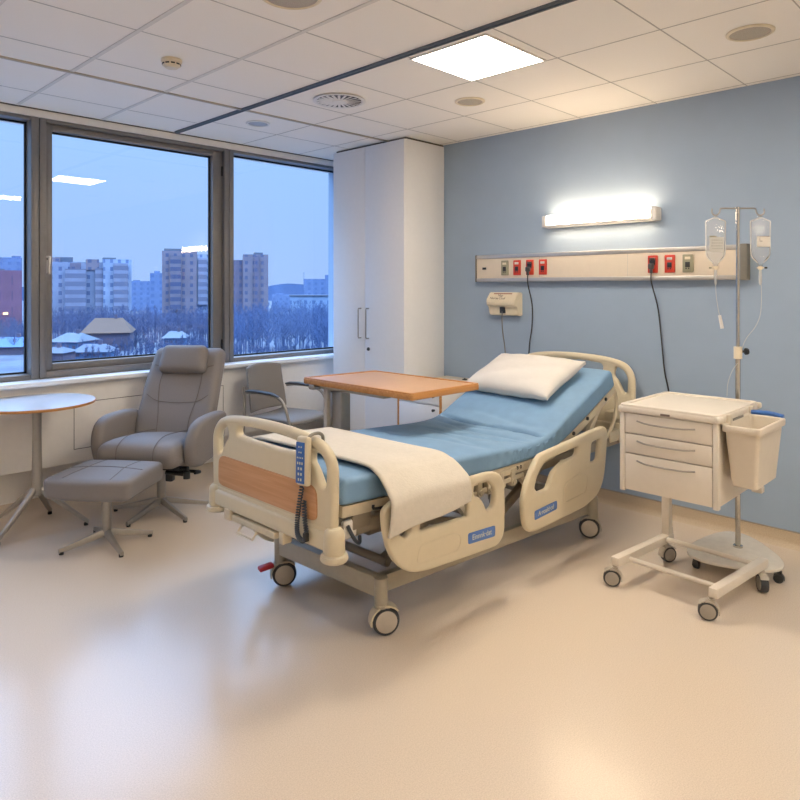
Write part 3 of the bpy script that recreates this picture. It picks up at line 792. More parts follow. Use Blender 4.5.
for i in range(NS+1):
    s = i/NS
    T = prof_at(topL, s); B = prof_at(botL, s)
    sh = 0
    e = min(s, 1-s)*2.3   # metres from the end
    if e < rr: sh = rr-math.sqrt(max(0, rr*rr-(rr-e)**2))
    up = (T-B).normalized(); Tq = T-up*sh; Bq = B+up*sh
    ring = []
    nY = 26
    for k in range(nY+1):   # top
        y = MY0+rr+(MY1-MY0-2*rr)*k/nY
        edge = 1-abs(2*k/nY-1)**6
        ring.append(Tq+Vector((0, y, crease(s, y)*edge+.004*edge)))
    for k in range(1, 5):   # far top corner
        a = pi/2*k/4; ring.append(Tq+Vector((0, MY1-rr+rr*sin(a)-sh, 0))-up*(rr*(1-cos(a))))
    for f in (.25, .5, .75): ring.append(Tq+(Bq-Tq)*f+Vector((0, MY1-sh, 0)))
    for k in range(0, 4):
        a = pi/2*k/3; ring.append(Bq+Vector((0, MY1-rr+rr*cos(a)-sh, 0))+up*(rr*(1-sin(a))))
    for k in range(0, 4):
        a = pi/2*k/3; ring.append(Bq+Vector((0, MY0+rr-rr*sin(a)+sh, 0))+up*(rr*(1-cos(a))))
    for f in (.75, .5, .25):
        wr = .006*math.exp(-((s-.60)/.11)**2)*sin(190*s+9*f)
        ring.append(Tq+(Bq-Tq)*f+Vector((0, MY0+sh+wr, 0)))
    for k in range(0, 4):
        a = pi/2*k/4; ring.append(Tq+Vector((0, MY0+rr-rr*cos(a)+sh, 0))-up*(rr*(1-sin(a))))
    rings.append([bm.verts.new(p) for p in ring])
for a, b in zip(rings, rings[1:]):
    n = len(a)
    for k in range(n): bm.faces.new((a[k], a[(k+1) % n], b[(k+1) % n], b[k]))
bm.faces.new(rings[0]); bm.faces.new(rings[-1])
mt = obj('mattress', bm, 'matt', None, 60); tag(mt, 'light blue covered mattress bent upward towards the bedhead', 'mattress')
# dark piping under the mattress edge is the shadow gap of the deck

# blanket ----------------------------------------------------------
def ztop(x):
    lo, hi = 0, 1
    for _ in range(30):
        mid = (lo+hi)/2
        if prof_at(topL, mid).x < x: lo = mid
        else: hi = mid
    return prof_at(topL, lo).z
bm = BM()
path = [(1.893, .525), (1.890, .56), (1.892, .60), (1.900, .64), (1.930, .672), (1.965, .70), (2.0, .722), (2.04, .737), (2.1, .742), (2.25, .742), (2.45, .742), (2.65, .742), (2.80, .740), (2.86, .735), (2.895, .71), (2.905, .66), (2.91, .60), (2.915, .54)]
sp = smooth_path([(0, y, z) for y, z in path], 5)
NX = 30
def sheet(dx0, dx1, off, cut):
    g = []
    for i in range(NX+1):
        f = i/NX; row = []
        for j, p in enumerate(sp):
            hang = max(0, (.735-p.z)/.2) if p.y < 2.2 else max(0, (.735-p.z)/.25)
            x = 1.895+dx0+f*(.465-dx0+dx1)
            x += (f-.5)*.05*hang-.02*hang + .0
            skew = (p.y-2.02)*(-.02)
            base = .742
            dz = (ztop(x)-.726)*(1-min(1, hang*.6))
            z = p.z+dz+off+.002*sin(f*9+p.y*6)*min(1, 1-hang*.3)
            if p.y < 2.0: 
                y = p.y-off*.8+.006*sin(f*7)*hang
                z += -.03*hang*(f < 2)*(abs(f-.0) < 1)*(1-f)*.9 + .012*hang*f
                if cut: z = max(z, .56+.0*f)
            else: y = p.y
            row.append(Vector((x+skew, y, z)))
        g.append(row)
    lay = [[bm.verts.new(p) for p in row] for row in g]
    for a, b in zip(lay, lay[1:]):
        for k in range(len(a)-1): bm.faces.new((a[k], a[k+1], b[k+1], b[k]))
sheet(0, 0, .0075, False)
bl = obj('blanket', bm, 'linen', None, 80); tag(bl, 'white folded blanket draped across the foot of the mattress', 'blanket')
md = bl.modifiers.new('thickness', 'SOLIDIFY'); md.thickness = .012; md.offset = 1
bm = BM(); sheet(.02, -.055, .001, False)
il = obj('inner_fold', bm, 'linen', bl, 80); md = il.modifiers.new('thickness', 'SOLIDIFY'); md.thickness = .006; md.offset = 1

# pillow -----------------------------------------------------------
def pil(q, p):
    e = max(abs(p.x), abs(p.y))
    r2 = (1-abs(p.x)**3)*(1-abs(p.y)**3)
    z = math.copysign((.010+.062*max(0, r2)**.55), q.z if abs(q.z) > 1e-4 else 1) if abs(p.z) > .99 else p.z*(.010+.062*max(0, r2)**.55)
    pin = 1-.05*(1-abs(p.y)**2)*abs(p.x)**4
    pin2 = 1-.05*(1-abs(p.x)**2)*abs(p.y)**4
    w = .004*sin(p.x*9+p.y*5)*r2+.005*sin(p.y*13-p.x*4)*(1-r2)*.6
    return Vector((p.x*.225*pin, p.y*.345*pin2, z+w))
bm = BM(); cushion(bm, (.44, .64, .14), .03, 0, 22, pil)
al = math.atan2(.215, .525)
ux, uz = cos(al), sin(al)
pc = Vector((3.69, 2.505, .755+(3.70-3.45)*.41+.062))
bmesh.ops.transform(bm, matrix=Matrix.Translation(pc) @ Matrix.Rotation(R(-4), 4, 'Z') @ Matrix.Rotation(-al-.03, 4, 'Y'), verts=bm.verts)
tag(obj('pillow', bm, 'pillow', None, 80), 'white pillow resting on the raised backrest of the bed', 'pillow')

# handset ----------------------------------------------------------
hs = thing('bed_remote', 'white and blue bed control handset hooked on the footboard', 'remote', (1.63, 2.15, .70))
tilt = Matrix.Translation((1.630, 2.135, .803)) @ Matrix.Rotation(R(-4), 4, 'X') @ Matrix.Rotation(R(4), 4, 'Y')
bm = BM(); rbox(bm, (0, 0, 0), (.028, .070, .192), .011, 3, None); bmesh.ops.transform(bm, matrix=tilt, verts=bm.verts); obj('case', bm, 'bedplastic', hs)
bm = BM(); rbox(bm, (-.0155, .004, -.006), (.003, .054, .160), .0014, 2); bmesh.ops.transform(bm, matrix=tilt, verts=bm.verts); kp = obj('keypad', bm, 'blue', hs)
bm = BM()
for r_, (n, w) in enumerate(((2, .010), (2, .008), (4, .006), (3, .009), (2, .012), (2, .012), (2, .010))):
    for k in range(n):
        rbox(bm, (-.0173, (k-(n-1)/2)*(w+.005)+.004, .055-r_*.021), (.001, w*.75, .010 if r_ > 2 else .006), 0)
bmesh.ops.transform(bm, matrix=tilt, verts=bm.verts); obj('key_symbols', bm, 'stickertext', kp)
bm = BM(); tube(bm, [(1.635, 2.118, .88), (1.643, 2.118, .897), (1.66, 2.118, .906), (1.69, 2.118, .906), (1.71, 2.118, .893), (1.713, 2.118, .87)], .007, 8, 5); obj('hook', bm, 'endcap', hs)
def helix(p, r, rw, turns):
    p = smooth_path(p, 12); out = []; n = len(p); tot = turns*10
    for i in range(tot+1):
        f = i/tot*(n-1); k = min(int(f), n-2); q = p[k].lerp(p[k+1], f-k)
        t_ = (p[min(k+1, n-1)]-p[k]).normalized(); a_ = t_.cross(Vector((1, 0, 0)))
        if a_.length < .1: a_ = Vector((0, 0, 1))
        a_.normalize(); b2 = t_.cross(a_); an = 2*pi*i/10
        out.append(q+(a_*cos(an)+b2*sin(an))*r)
    bm = BM(); tube(bm, out, rw, 6); return bm
obj('coiled_cord', helix([(1.635, 2.155, .698), (1.632, 2.170, .62), (1.630, 2.180, .55), (1.622, 2.165, .505), (1.620, 2.130, .49), (1.628, 2.118, .515), (1.634, 2.135, .57), (1.638, 2.146, .64)], .0075, .0035, 46), 'coil', hs)
bm = BM(); rbox(bm, (1.62, 2.11, .51), (.02, .02, .035), .004); obj('plug', bm, 'dark', hs)

# ------------------------------------------------------------------ overbed table
t = thing('overbed_table', 'wooden overbed table with oak rim on a grey column across the bed', 'table', (2.75, 3.3, 0))
tz = .915
tp = fillet([Vector(p) for p in ((2.608, 2.473), (3.19, 2.465), (3.184, 3.372), (2.612, 3.436))], .02, 4)
b = plate_bm(tp, [], .034, .006, ((1, 0, 0), (0, 1, 0), (0, 0, 1)), (0, 0, tz-.017)); ttop = obj('tabletop', b, 'oakedge', t)
tp2 = fillet([Vector(p) for p in ((2.630, 2.494), (3.168, 2.486), (3.163, 3.336), (2.634, 3.412))], .02, 4)
b = plate_bm(tp2, [], .003, .0005, ((1, 0, 0), (0, 1, 0), (0, 0, 1)), (0, 0, tz)); obj('laminate_inlay', b, 'tabletop', ttop)
tp3 = [fillet([Vector(p) for p in ((2.610, 2.475), (3.188, 2.467), (3.182, 3.370), (2.614, 3.434))], .02, 4), fillet([Vector(p) for p in ((2.630, 2.494), (3.168, 2.486), (3.163, 3.336), (2.634, 3.412))], .02, 4)]
b = plate_bm(tp3[0], [tp3[1]], .008, .0015, ((1, 0, 0), (0, 1, 0), (0, 0, 1)), (0, 0, tz+.002)); obj('raised_rim', b, 'oakedge', ttop)
bm = BM(); box2(bm, (2.67, 2.75, tz-.062), (2.80, 3.36, tz-.034), .004); box2(bm, (2.75, 2.70, tz-.055), (2.95, 3.20, tz-.034), .004); obj('support_beam', bm, 'greypaint', t)
bm = BM(); rbox(bm, (2.65, 3.36, tz-.05), (.06, .05, .036), .006); cyl(bm, (2.64, 3.30, tz-.055), (2.64, 3.40, tz-.055), .010); rbox(bm, (2.72, 3.24, tz-.075), (.03, .1, .02), .004); pieces('tilt_clamp', bm, 'steel', t)
bm = BM(); box2(bm, (2.705, 3.17, .10), (2.785, 3.26, tz-.06), .008, 3); obj('column', bm, 'alu', t)
bm = BM(); box2(bm, (2.67, 3.262, .10), (2.70, 3.30, .86), .006, 3); box2(bm, (2.67, 3.17, .10), (2.704, 3.262, .40), .004); obj('column_sleeve', bm, 'greypaint', t)
bm = BM(); beam(bm, (2.745, 3.40, .09), (2.745, 2.60, .09), .06, .035); beam(bm, (2.45, 3.22, .09), (3.10, 3.22, .09), .06, .035); obj('base', bm, 'greypaint', t)
for x, y in ((2.745, 3.39), (2.745, 2.63), (2.47, 3.22), (3.08, 3.22)): caster(t, x, y, .075, .032, R(30), 'greypaint', None, .022, .008)

# ------------------------------------------------------------------ seating and round table (own coordinates, facing -Y)
def star_base(t, angs, r, zh, m='alu', part='leg', rz=0, w=.034, pw=1.4):
    for a in angs:
        a2 = a-rz
        bm = BM()
        n = 7; prev = None
        for i in range(n):
            f = i/(n-1); d = .015+f*(r-.015)
            z = zh*(1-f)**1.25+.030*(f**.6)*(1 if f < 1 else 1); z = .022+(zh-.022)*(1-f)**pw
            ww = (w*(1-.45*f))/2; hh = .030*(1-.5*f)/2+.004
            c = Vector((cos(a2)*d, sin(a2)*d, z)); s_ = Vector((-sin(a2), cos(a2), 0))
            ring = [bm.verts.new(c+s_*q[0]*ww+Vector((0, 0, q[1]*hh))) for q in ((-1, -1), (1, -1), (1, .4), (.6, 1), (-.6, 1), (-1, .4))]
            if prev:
                for k in range(6): bm.faces.new((prev[k], prev[(k+1) % 6], ring[(k+1) % 6], ring[k]))
            else: bm.faces.new(ring)
            prev = ring
        bm.faces.new(prev)
        lg = lpart(part, bm, m, t)
        bm = BM(); cyl(bm, (cos(a2)*(r-.015), sin(a2)*(r-.015), 0), (cos(a2)*(r-.015), sin(a2)*(r-.015), .016), .013); lpart('glide', bm, 'dark', lg)

def seam(bm, pts, r=.0022, n=8):
    tube(bm, pts, r, 6, n)

rcz = R(-52)
rc = thing('recliner_chair', 'taupe upholstered recliner with headrest cushion by the window', 'armchair', (2.075, 4.27, 0), rcz, local=True)
star_base(rc, [R(a) for a in (134, 205, 272, 335, 62)], .32, .08, 'alu', 'leg', rcz, pw=1.1)
bm = BM(); cyl(bm, (0, 0, .06), (0, 0, .30), .029); cyl(bm, (0, 0, .30), (0, 0, .335), .022); lpart('column', bm, 'alu', rc)
bm = BM(); rbox(bm, (0, 0, .340), (.40, .34, .04), .005); rbox(bm, (.17, -.10, .305), (.12, .06, .06), .012, 3); cyl(bm, (.10, -.14, .30), (.25, -.14, .29), .013); cyl(bm, (.24, -.14, .265), (.24, -.14, .31), .022); rbox(bm, (.12, -.12, .275), (.05, .05, .07), .01); tube(bm, [(.15, -.08, .30), (.23, -.06, .29), (.30, -.08, .295), (.29, -.13, .30)], .011, 8, 5)
lpart('tilt_mechanism', bm, 'dark', rc)
def seatfn(q, p):
    q = Vector(q)
    f = (q.y+.29)/.58
    q.x *= 1+.06*(1-f)
    q.z += .455-.05*f-.010*math.exp(-(q.x/.02)**2)*0
    if f < .25: q.z -= .03*((.25-f)/.25)**2*(1 if q.z > .45 else .2)
    return Vector((q.x, q.y-.065, q.z))
bm = BM(); cushion(bm, (.50, .58, .155), .05, .018, 16, seatfn); seat = lpart('seat', bm, 'uphol', rc, 60)
bm = BM()
for x in (-.12, .12): seam(bm, [(x, .17, .510), (x, -.03, .535), (x, -.18, .548), (x, -.28, .535), (x, -.342, .50), (x, -.355, .45), (x, -.352, .40)], .0025)
lpart('seam', bm, 'piping', seat)
def backfn(q, p):
    # q.y -> height, q.z -> thickness, built lying then stood up and reclined
    f = (q.y+.36)/.72
    w = 1.04-.06*max(0, f-.35)/.65+.03*sin(pi*f)
    x = q.x*w
    wing = .035*(abs(x)/.25)**2*(1-.4*f)
    zz = q.z+wing+.012*math.exp(-((f-.42)/.05)**2)*-1*(1 if q.z > 0 else 0)
    lum = .02*sin(pi*min(1, f*1.2))
    y = .20+.315*f-.05*f*(1-f)*4*.35; z = .40+.635*f
    nrm = Vector((0, -cos(R(23)), sin(R(23))*.9))
    return Vector((x, y, z))+nrm*(zz+lum*.5)
bm = BM(); cushion(bm, (.52, .72, .13), .05, .012, 18, backfn); bk = lpart('backrest', bm, 'uphol', rc, 60)
def backpt(x, f, off=.068):
    q = Vector((x/(1.04-.06*max(0, f-.35)/.65+.03*sin(pi*f)), f*.72-.36, off))
    p = Vector((q.x/.26, q.y/.36, 1)); q.z += .012*(1-min(1, p.x**2))*(1-min(1, p.y**2))
    return backfn(q, p)
bm = BM()
for s in (-1, 1):
    seam(bm, [backpt(s*.11, .10), backpt(s*.115, .25), backpt(s*.14, .45), backpt(s*.15, .6), backpt(s*.145, .74)])
    seam(bm, [backpt(s*.13, .41, .076), backpt(s*.17, .43, .074), backpt(s*.20, .455, .072), backpt(s*.225, .48, .068)])
    seam(bm, [backpt(s*.15, .76), backpt(s*.2, .785), backpt(s*.22, .79, .066)])
seam(bm, [backpt(-.13, .41, .076), backpt(0, .40, .077), backpt(.13, .41, .076)])
lpart('seam', bm, 'piping', bk)
def headfn(q, p):
    c = backpt(0, .845, .105); a = R(23)
    b = Vector((q.x*(1-.04*p.y), q.y, q.z))
    return c+Vector((b.x, sin(a)*b.y-cos(a)*b.z, cos(a)*b.y+sin(a)*b.z))
bm = BM(); cushion(bm, (.34, .205, .095), .042, .014, 12, headfn); hd = lpart('headrest', bm, 'uphol', rc, 60)
def arm(s):
    out = [(-.255, .42), (-.27, .48), (-.255, .555), (-.21, .62), (-.13, .652), (.02, .655), (.20, .645), (.27, .62), (.26, .45), (.22, .365), (-.16, .345), (-.23, .365)]
    o = fillet([Vector(p) for p in out], .06, 5)
    b = plate_bm(o, [], .085, .03, ((0, 1, 0), (0, 0, 1), (1, 0, 0)), (0, 0, 0))
    for v in b.verts:
        z = v.co.z; bulge = .02*max(0, (z-.45)/.25)
        v.co.x += s*(.298+bulge+.012*cos(v.co.y*4))
    a_ = lpart('armrest', b, 'uphol', rc, 60)
    bmx = BM(); seam(bmx, [Vector((s*(.345+.02*max(0, (z-.45)/.25)), y, z)) for y, z in ((-.225, .42), (-.23, .49), (-.205, .555), (-.15, .598), (-.03, .612), (.1, .605), (.2, .585))]); lpart('seam', bmx, 'piping', a_)
arm(-1); arm(1)
bm = BM(); rbox(bm, (0, .02, .372), (.60, .42, .035), .012); lpart('underframe', bm, 'uphol', rc)

stz = R(-52)
st = thing('footstool', 'taupe upholstered footstool on a four-legged metal base', 'footstool', (1.585, 3.945, 0), stz, local=True)
star_base(st, [R(a) for a in (173, 266, 346, 83)], .255, .075, 'alu', 'leg', stz, pw=1.1)
bm = BM(); cyl(bm, (0, 0, .05), (0, 0, .265), .027); cyl(bm, (0, 0, .262), (0, 0, .305), .022); lpart('column', bm, 'alu', st)
def stoolfn(q, p):
    a = .03*max(0, -p.y)*(1-p.x**2)
    return Vector((q.x*(1-.02*p.y), q.y-a, q.z+.378))
bm = BM(); cushion(bm, (.50, .44, .115), .028, .016, 14, stoolfn); cu_ = lpart('cushion', bm, 'uphol', st, 60)
bm = BM()
def stoolpt(x, y, e=.0005):
    px_, py_ = x/.25, y/.22
    return Vector((x*(1-.02*py_), y-.03*max(0, -py_)*(1-px_**2), .378+.0575+.016*(1-px_**2)*(1-py_**2)+e))
for x in (-.11, .11): seam(bm, [stoolpt(x*1.25, -.19), stoolpt(x*1.15, -.10), stoolpt(x, 0), stoolpt(x, .10), stoolpt(x, .19)])
seam(bm, [stoolpt(-.22, 0), stoolpt(-.11, 0), stoolpt(0, 0), stoolpt(.11, 0), stoolpt(.22, 0)])
ed = [(k*.02-.22, .205) for k in range(23)]+[(.235, .18), (.238, .1), (.238, 0), (.238, -.1), (.234, -.16)]+[(.22-k*.02, -.204) for k in range(23)]+[(-.234, -.16), (-.238, -.1), (-.238, 0), (-.238, .1), (-.235, .18)]
tube(bm, [stoolpt(a_*1.012, b_*1.012, -.013) for a_, b_ in ed+ed[:1]], .003, 6)
pr = [(-.252, .17, .335), (-.252, -.15, .335), (-.21, -.213, .335), (-.1, -.235, .335), (0, -.242, .335), (.1, -.235, .335), (.21, -.213, .335), (.252, -.15, .335), (.243, .17, .335)]
lpart('seam', bm, 'piping', cu_)
bm = BM(); rbox(bm, (0, 0, .300), (.20, .20, .016), .004); lpart('mounting_plate', bm, 'dark', st)

rt_ = thing('round_table', 'round white-topped table with wood edge on a grey pedestal', 'table', (1.385, 4.505, 0), 0, local=True)
star_base(rt_, [R(a-45.5) for a in (14, 103, 180, 253)], .295, .255, 'alu', 'leg', 0, .038, pw=1.05)
bm = BM(); lathe(bm, [(.001, .21), (.030, .21), (.034, .24), (.031, .30), (.027, .45), (.025, .765), (.001, .765)], seg=28); lathe(bm, [(.001, .758), (.09, .758), (.09, .767), (.001, .767)]); lpart('pedestal', bm, 'alu', rt_)
bm = BM(); lathe(bm, [(.001, .766), (.315, .766), (.330, .770), (.333, .776), (.333, .782), (.330, .7855), (.001, .7855)], seg=64); tt = lpart('tabletop', bm, 'oakedge', rt_)
bm = BM(); lathe(bm, [(.001, .7855), (.328, .7855), (.330, .7862), (.327, .787), (.001, .787)], seg=64); lpart('laminate_surface', bm, 'whitetop', tt)

vz = R(16)
vc = thing('visitor_chair', 'grey visitor chair with curved arms below the window beside the wardrobe', 'chair', (3.24, 4.47, 0), vz, local=True)
def vseat(q, p): 
    return Vector((q.x*(1-.05*p.y), q.y-.02*(1-p.x**2)*(1 if p.y < 0 else .2), q.z+.448+.010*p.x**2-.012*max(0, -p.y)**3))
bm = BM(); cushion(bm, (.46, .45, .035), .016, .005, 12, vseat); lpart('seat', bm, 'uphol2', vc, 60)
def vback(q, p):
    f = (q.y+.20)/.40
    x = q.x*(1-.06*f-.10*max(0, f-.8)*0); bow = .05*(q.x/.22)**2
    zz = .49+.375*f+(-.018*(q.x/.22)**2 if f > .5 else 0)
    return Vector((x, .235+.055*f-bow-q.z, zz))
bm = BM(); cushion(bm, (.45, .40, .022), .010, 0, 12, vback); lpart('backrest', bm, 'uphol2', vc, 60)
for s in (-1, 1):
    bm = BM()
    tube(bm, [(s*.262, -.25, .005), (s*.262, -.245, .25), (s*.262, -.225, .45), (s*.264, -.185, .585), (s*.266, -.12, .645), (s*.266, -.02, .665), (s*.262, .12, .668), (s*.25, .20, .66)], .0125, 10, 6)
    fr = lpart('arm_frame', bm, 'alu', vc)
    bm = BM(); tube(bm, [(s*.266, -.135, .648), (s*.267, -.06, .668), (s*.265, .08, .677), (s*.257, .17, .675), (s*.25, .21, .668)], [.012, .019, .020, .019, .012], 10, 0, .6); lpart('arm_pad', bm, 'rubber', vc)
    bm = BM(); tube(bm, [(s*.255, .30, .005), (s*.25, .255, .25), (s*.245, .235, .45), (s*.24, .235, .56), (s*.235, .245, .70)], .0125, 10, 6); lpart('leg', bm, 'alu', vc)
bm = BM(); 
for y in (-.14, .16): cyl(bm, (-.255, y, .425), (.255, y, .425), .011)
for s in (-1, 1): tube(bm, [(s*.258, -.23, .42), (s*.22, -.1, .425), (s*.22, .12, .425), (s*.248, .24, .42)], .010, 8, 4)
lpart('seat_frame', bm, 'alu', vc)

# ------------------------------------------------------------------ medicine trolley
tr = thing('medicine_trolley', 'cream three-drawer medicine trolley on a wheeled frame', 'trolley', (3.42, 1.32, 0))
x0, x1, y0, y1 = 3.165, 3.70, 1.098, 1.562
bm = BM(); box2(bm, (x0+.02, y0+.002, .49), (x1, y0+.02, .872), .004); box2(bm, (x0+.02, y1-.02, .49), (x1, y1-.002, .872), .004); box2(bm, (x1-.02, y0+.02, .49), (x1, y1-.02, .872)); box2(bm, (x0+.02, y0+.02, .495), (x1-.02, y1-.02, .51)); box2(bm, (x0+.022, y0+.02, .51), (x0+.04, y1-.02, .872))
for y in (y0-.004, y1-.022): box2(bm, (x0-.006, y, .482), (x0+.022, y+.026, .873), .005, 3)
obj('carcass', bm, 'trolley', tr)
bm = BM(); box2(bm, (x0-.012, y0-.012, .872), (x1+.014, y1+.012, .905), .009, 3)
tp = fillet([Vector(p) for p in ((x0-.010, y0-.006), (x1+.008, y0-.006), (x1+.008, y1+.006), (x0-.010, y1+.006))], .03, 5)
ti = fillet([Vector(p) for p in ((x0+.030, y0+.014), (x1-.010, y0+.014), (x1-.010, y1-.014), (x0+.030, y1-.014))], .03, 5)
top = obj('top', bm, 'trolley', tr)
b = plate_bm(tp, [ti], .014, .004, ((1, 0, 0), (0, 1, 0), (0, 0, 1)), (0, 0, .906)); obj('raised_rim', b, 'trolley', top)
for x in (x0-.004, x1):
    bm = BM(); rbox(bm, (x, y0-.008, .893), (.04, .03, .03), .010, 3); obj('corner_guard', bm, 'trolley', top)
bm = BM(); rbox(bm, (x0-.0125, 1.335, .884), (.002, .045, .010), .0005); obj('nameplate', bm, 'print', top)
for (za, zb, zh) in ((.772, .869, .835), (.675, .767, .737), (.492, .670, .640)):
    bm = BM(); box2(bm, (x0-.004, y0+.024, za), (x0+.021, y1-.024, zb), .002); d = obj('drawer', bm, 'trolley', tr)
    bm = BM(); pts = []
    for k in range(13):
        f = k/12; pts.append((x0-.004-.024*min(1, 6*f, 6*(1-f)), y1-.085-(y1-y0-.185)*f, zh-.006*sin(pi*f)))
    tube(bm, pts, .0042, 10); obj('handle', bm, 'steel', d)
bm = BM(); box2(bm, (x0+.0205, y0+.022, .495), (x0+.0215, y1-.022, .872)); obj('gap_shade', bm, 'dark', tr)  # dark sheet behind the drawers, standing in for shade in the gaps
# frame
def rp(x, y): return (x, y)
bm = BM()
beam(bm, (3.118, 1.572, .132), (3.655, 1.517, .132), .042, .042, .004); beam(bm, (3.10, 1.098, .132), (3.635, 1.042, .132), .042, .042, .004)
beam(bm, (3.625, 1.525, .11), (3.625, 1.525, .50), .042, .042, .004); 
rbox(bm, (3.64, 1.517, .165), (.03, .03, .05), .004)
rbox(bm, (3.62, 1.50, .482), (.14, .10, .02), .004)
pieces('frame_bar', bm, 'trolley', tr)
bm = BM(); cyl(bm, (3.22, 1.56, .125), (3.20, 1.09, .125), .011); cyl(bm, (3.585, 1.525, .135), (3.565, 1.05, .135), .012); pieces('cross_rod', bm, 'trolley', tr)
for x, y, a in ((3.140, 1.582, R(-65)), (3.120, 1.112, R(-70)), (3.615, 1.525, R(150)), (3.60, 1.045, R(35))):
    caster(tr, x, y, .115, .042, a, 'greypaint', None, .036, .011, 'alu')
bm = BM(); box2(bm, (3.62, y0-.05, .47), (3.66, y0+.0, .50), .004); box2(bm, (3.26, y0-.016, .86), (3.64, y0+.0, .878), .003); pieces('side_bracket', bm, 'trolley', tr)

# waste bin hung on the trolley side
t = thing('waste_bin', 'cream open waste bin with blue tab hung on the trolley side', 'bin', (3.40, 1.0, .60))
def ring(cx, cy, hx, hy, z, r, n=6):
    p = fillet([Vector((cx-hx, cy-hy)), Vector((cx+hx, cy-hy)), Vector((cx+hx, cy+hy)), Vector((cx-hx, cy+hy))], r, n)
    return [(q.x, q.y, z) for q in p]
bm = BM()
cx, cy = 3.358, 1.005
prof = [(.150, .052, .592, .018), (.158, .057, .597, .02), (.184, .074, .80, .022), (.188, .077, .84, .022), (.205, .087, .842, .026), (.208, .089, .848, .026), (.208, .089, .868, .026), (.205, .087, .872, .026), (.190, .075, .872, .02), (.186, .073, .868, .02), (.178, .068, .80, .02), (.15, .05, .603, .018), (.14, .045, .600, .018)]
rs = [[bm.verts.new(p) for p in ring(cx, cy, a*.92, b_*.95, z, r)] for a, b_, z, r in prof]
for a, b_ in zip(rs, rs[1:]):
    n = len(a)
    for k in range(n): bm.faces.new((a[k], a[(k+1) % n], b_[(k+1) % n], b_[k]))
bm.faces.new(rs[0]); bm.faces.new(rs[-1])
obj('bucket', bm, 'bin', t)
bm = BM(); tube(bm, [(3.548, 1.075, .882), (3.552, 1.03, .884), (3.554, .99, .884), (3.550, .935, .876)], .011, 10, 5); obj('blue_tab', bm, 'blue', t)
bm = BM(); rbox(bm, (3.25, 1.078, .885), (.03, .02, .05), .006, 3); rbox(bm, (3.56, 1.078, .885), (.03, .02, .05), .006, 3); pieces('hanger', bm, 'bin', t)
bm = BM(); rbox(bm, (3.37, 1.0785, .872), (.14, .004, .022), .001); obj('grey_strip', bm, 'endcap', t)

# ------------------------------------------------------------------ drip stand
px, py = 3.864, 1.238
rtv = Vector((.7009, -.7133, 0))
iv = thing('drip_stand', 'chrome drip stand with two hooks on a rounded wheeled base', 'drip stand', (px, py, 0))
out = fillet([Vector((cos(a)*r, sin(a)*r)) for a, r in ((R(148), .45), (R(247), .42), (R(20), .42))], .36, 16)
b = plate_bm(out, [], .016, .005, ((1, 0, 0), (0, 1, 0), (0, 0, 1)), (px-.01, py, .082)); obj('base', b, 'acrylic', iv)
for a in (R(148), R(247), R(20)):
    caster(iv, px-.01+cos(a)*.255, py+sin(a)*.255, .076, .024, a+.6, 'dark', None, .026, .006, 'dark')
bm = BM(); cyl(bm, (px, py, .09), (px, py, 1.17), .0135); cyl(bm, (px, py, .088), (px, py, .10), .024); obj('pole', bm, 'chrome', iv)
bm = BM(); cyl(bm, (px, py, 1.15), (px, py, 1.925), .0105); obj('upper_pole', bm, 'chrome', iv)
bm = BM(); lathe(bm, [(.012, 1.105), (.021, 1.107), (.021, 1.170), (.012, 1.172)], (px, py, 0), 24); cl = obj('clamp', bm, 'ivory', iv)
bm = BM(); p = Vector((px, py, 1.145)); cyl(bm, p+rtv*.02, p+rtv*.042, .007); cyl(bm, p+rtv*.040, p+rtv*.054, .019, .017, 8); obj('clamp_knob', bm, 'dark', cl)
bm = BM(); c = Vector((px, py, 1.918))
for s in (-1, 1):
    pts = [c, c+rtv*s*.08, c+rtv*s*.095+Vector((0, 0, -.004)), c+rtv*s*.100+Vector((0, 0, -.022)), c+rtv*s*.112+Vector((0, 0, -.036)), c+rtv*s*.130+Vector((0, 0, -.036)), c+rtv*s*.141+Vector((0, 0, -.022)), c+rtv*s*.140+Vector((0, 0, -.002))]
    tube(bm, pts, .0042, 8, 5)
obj('hook_arm', bm, 'steel', iv)

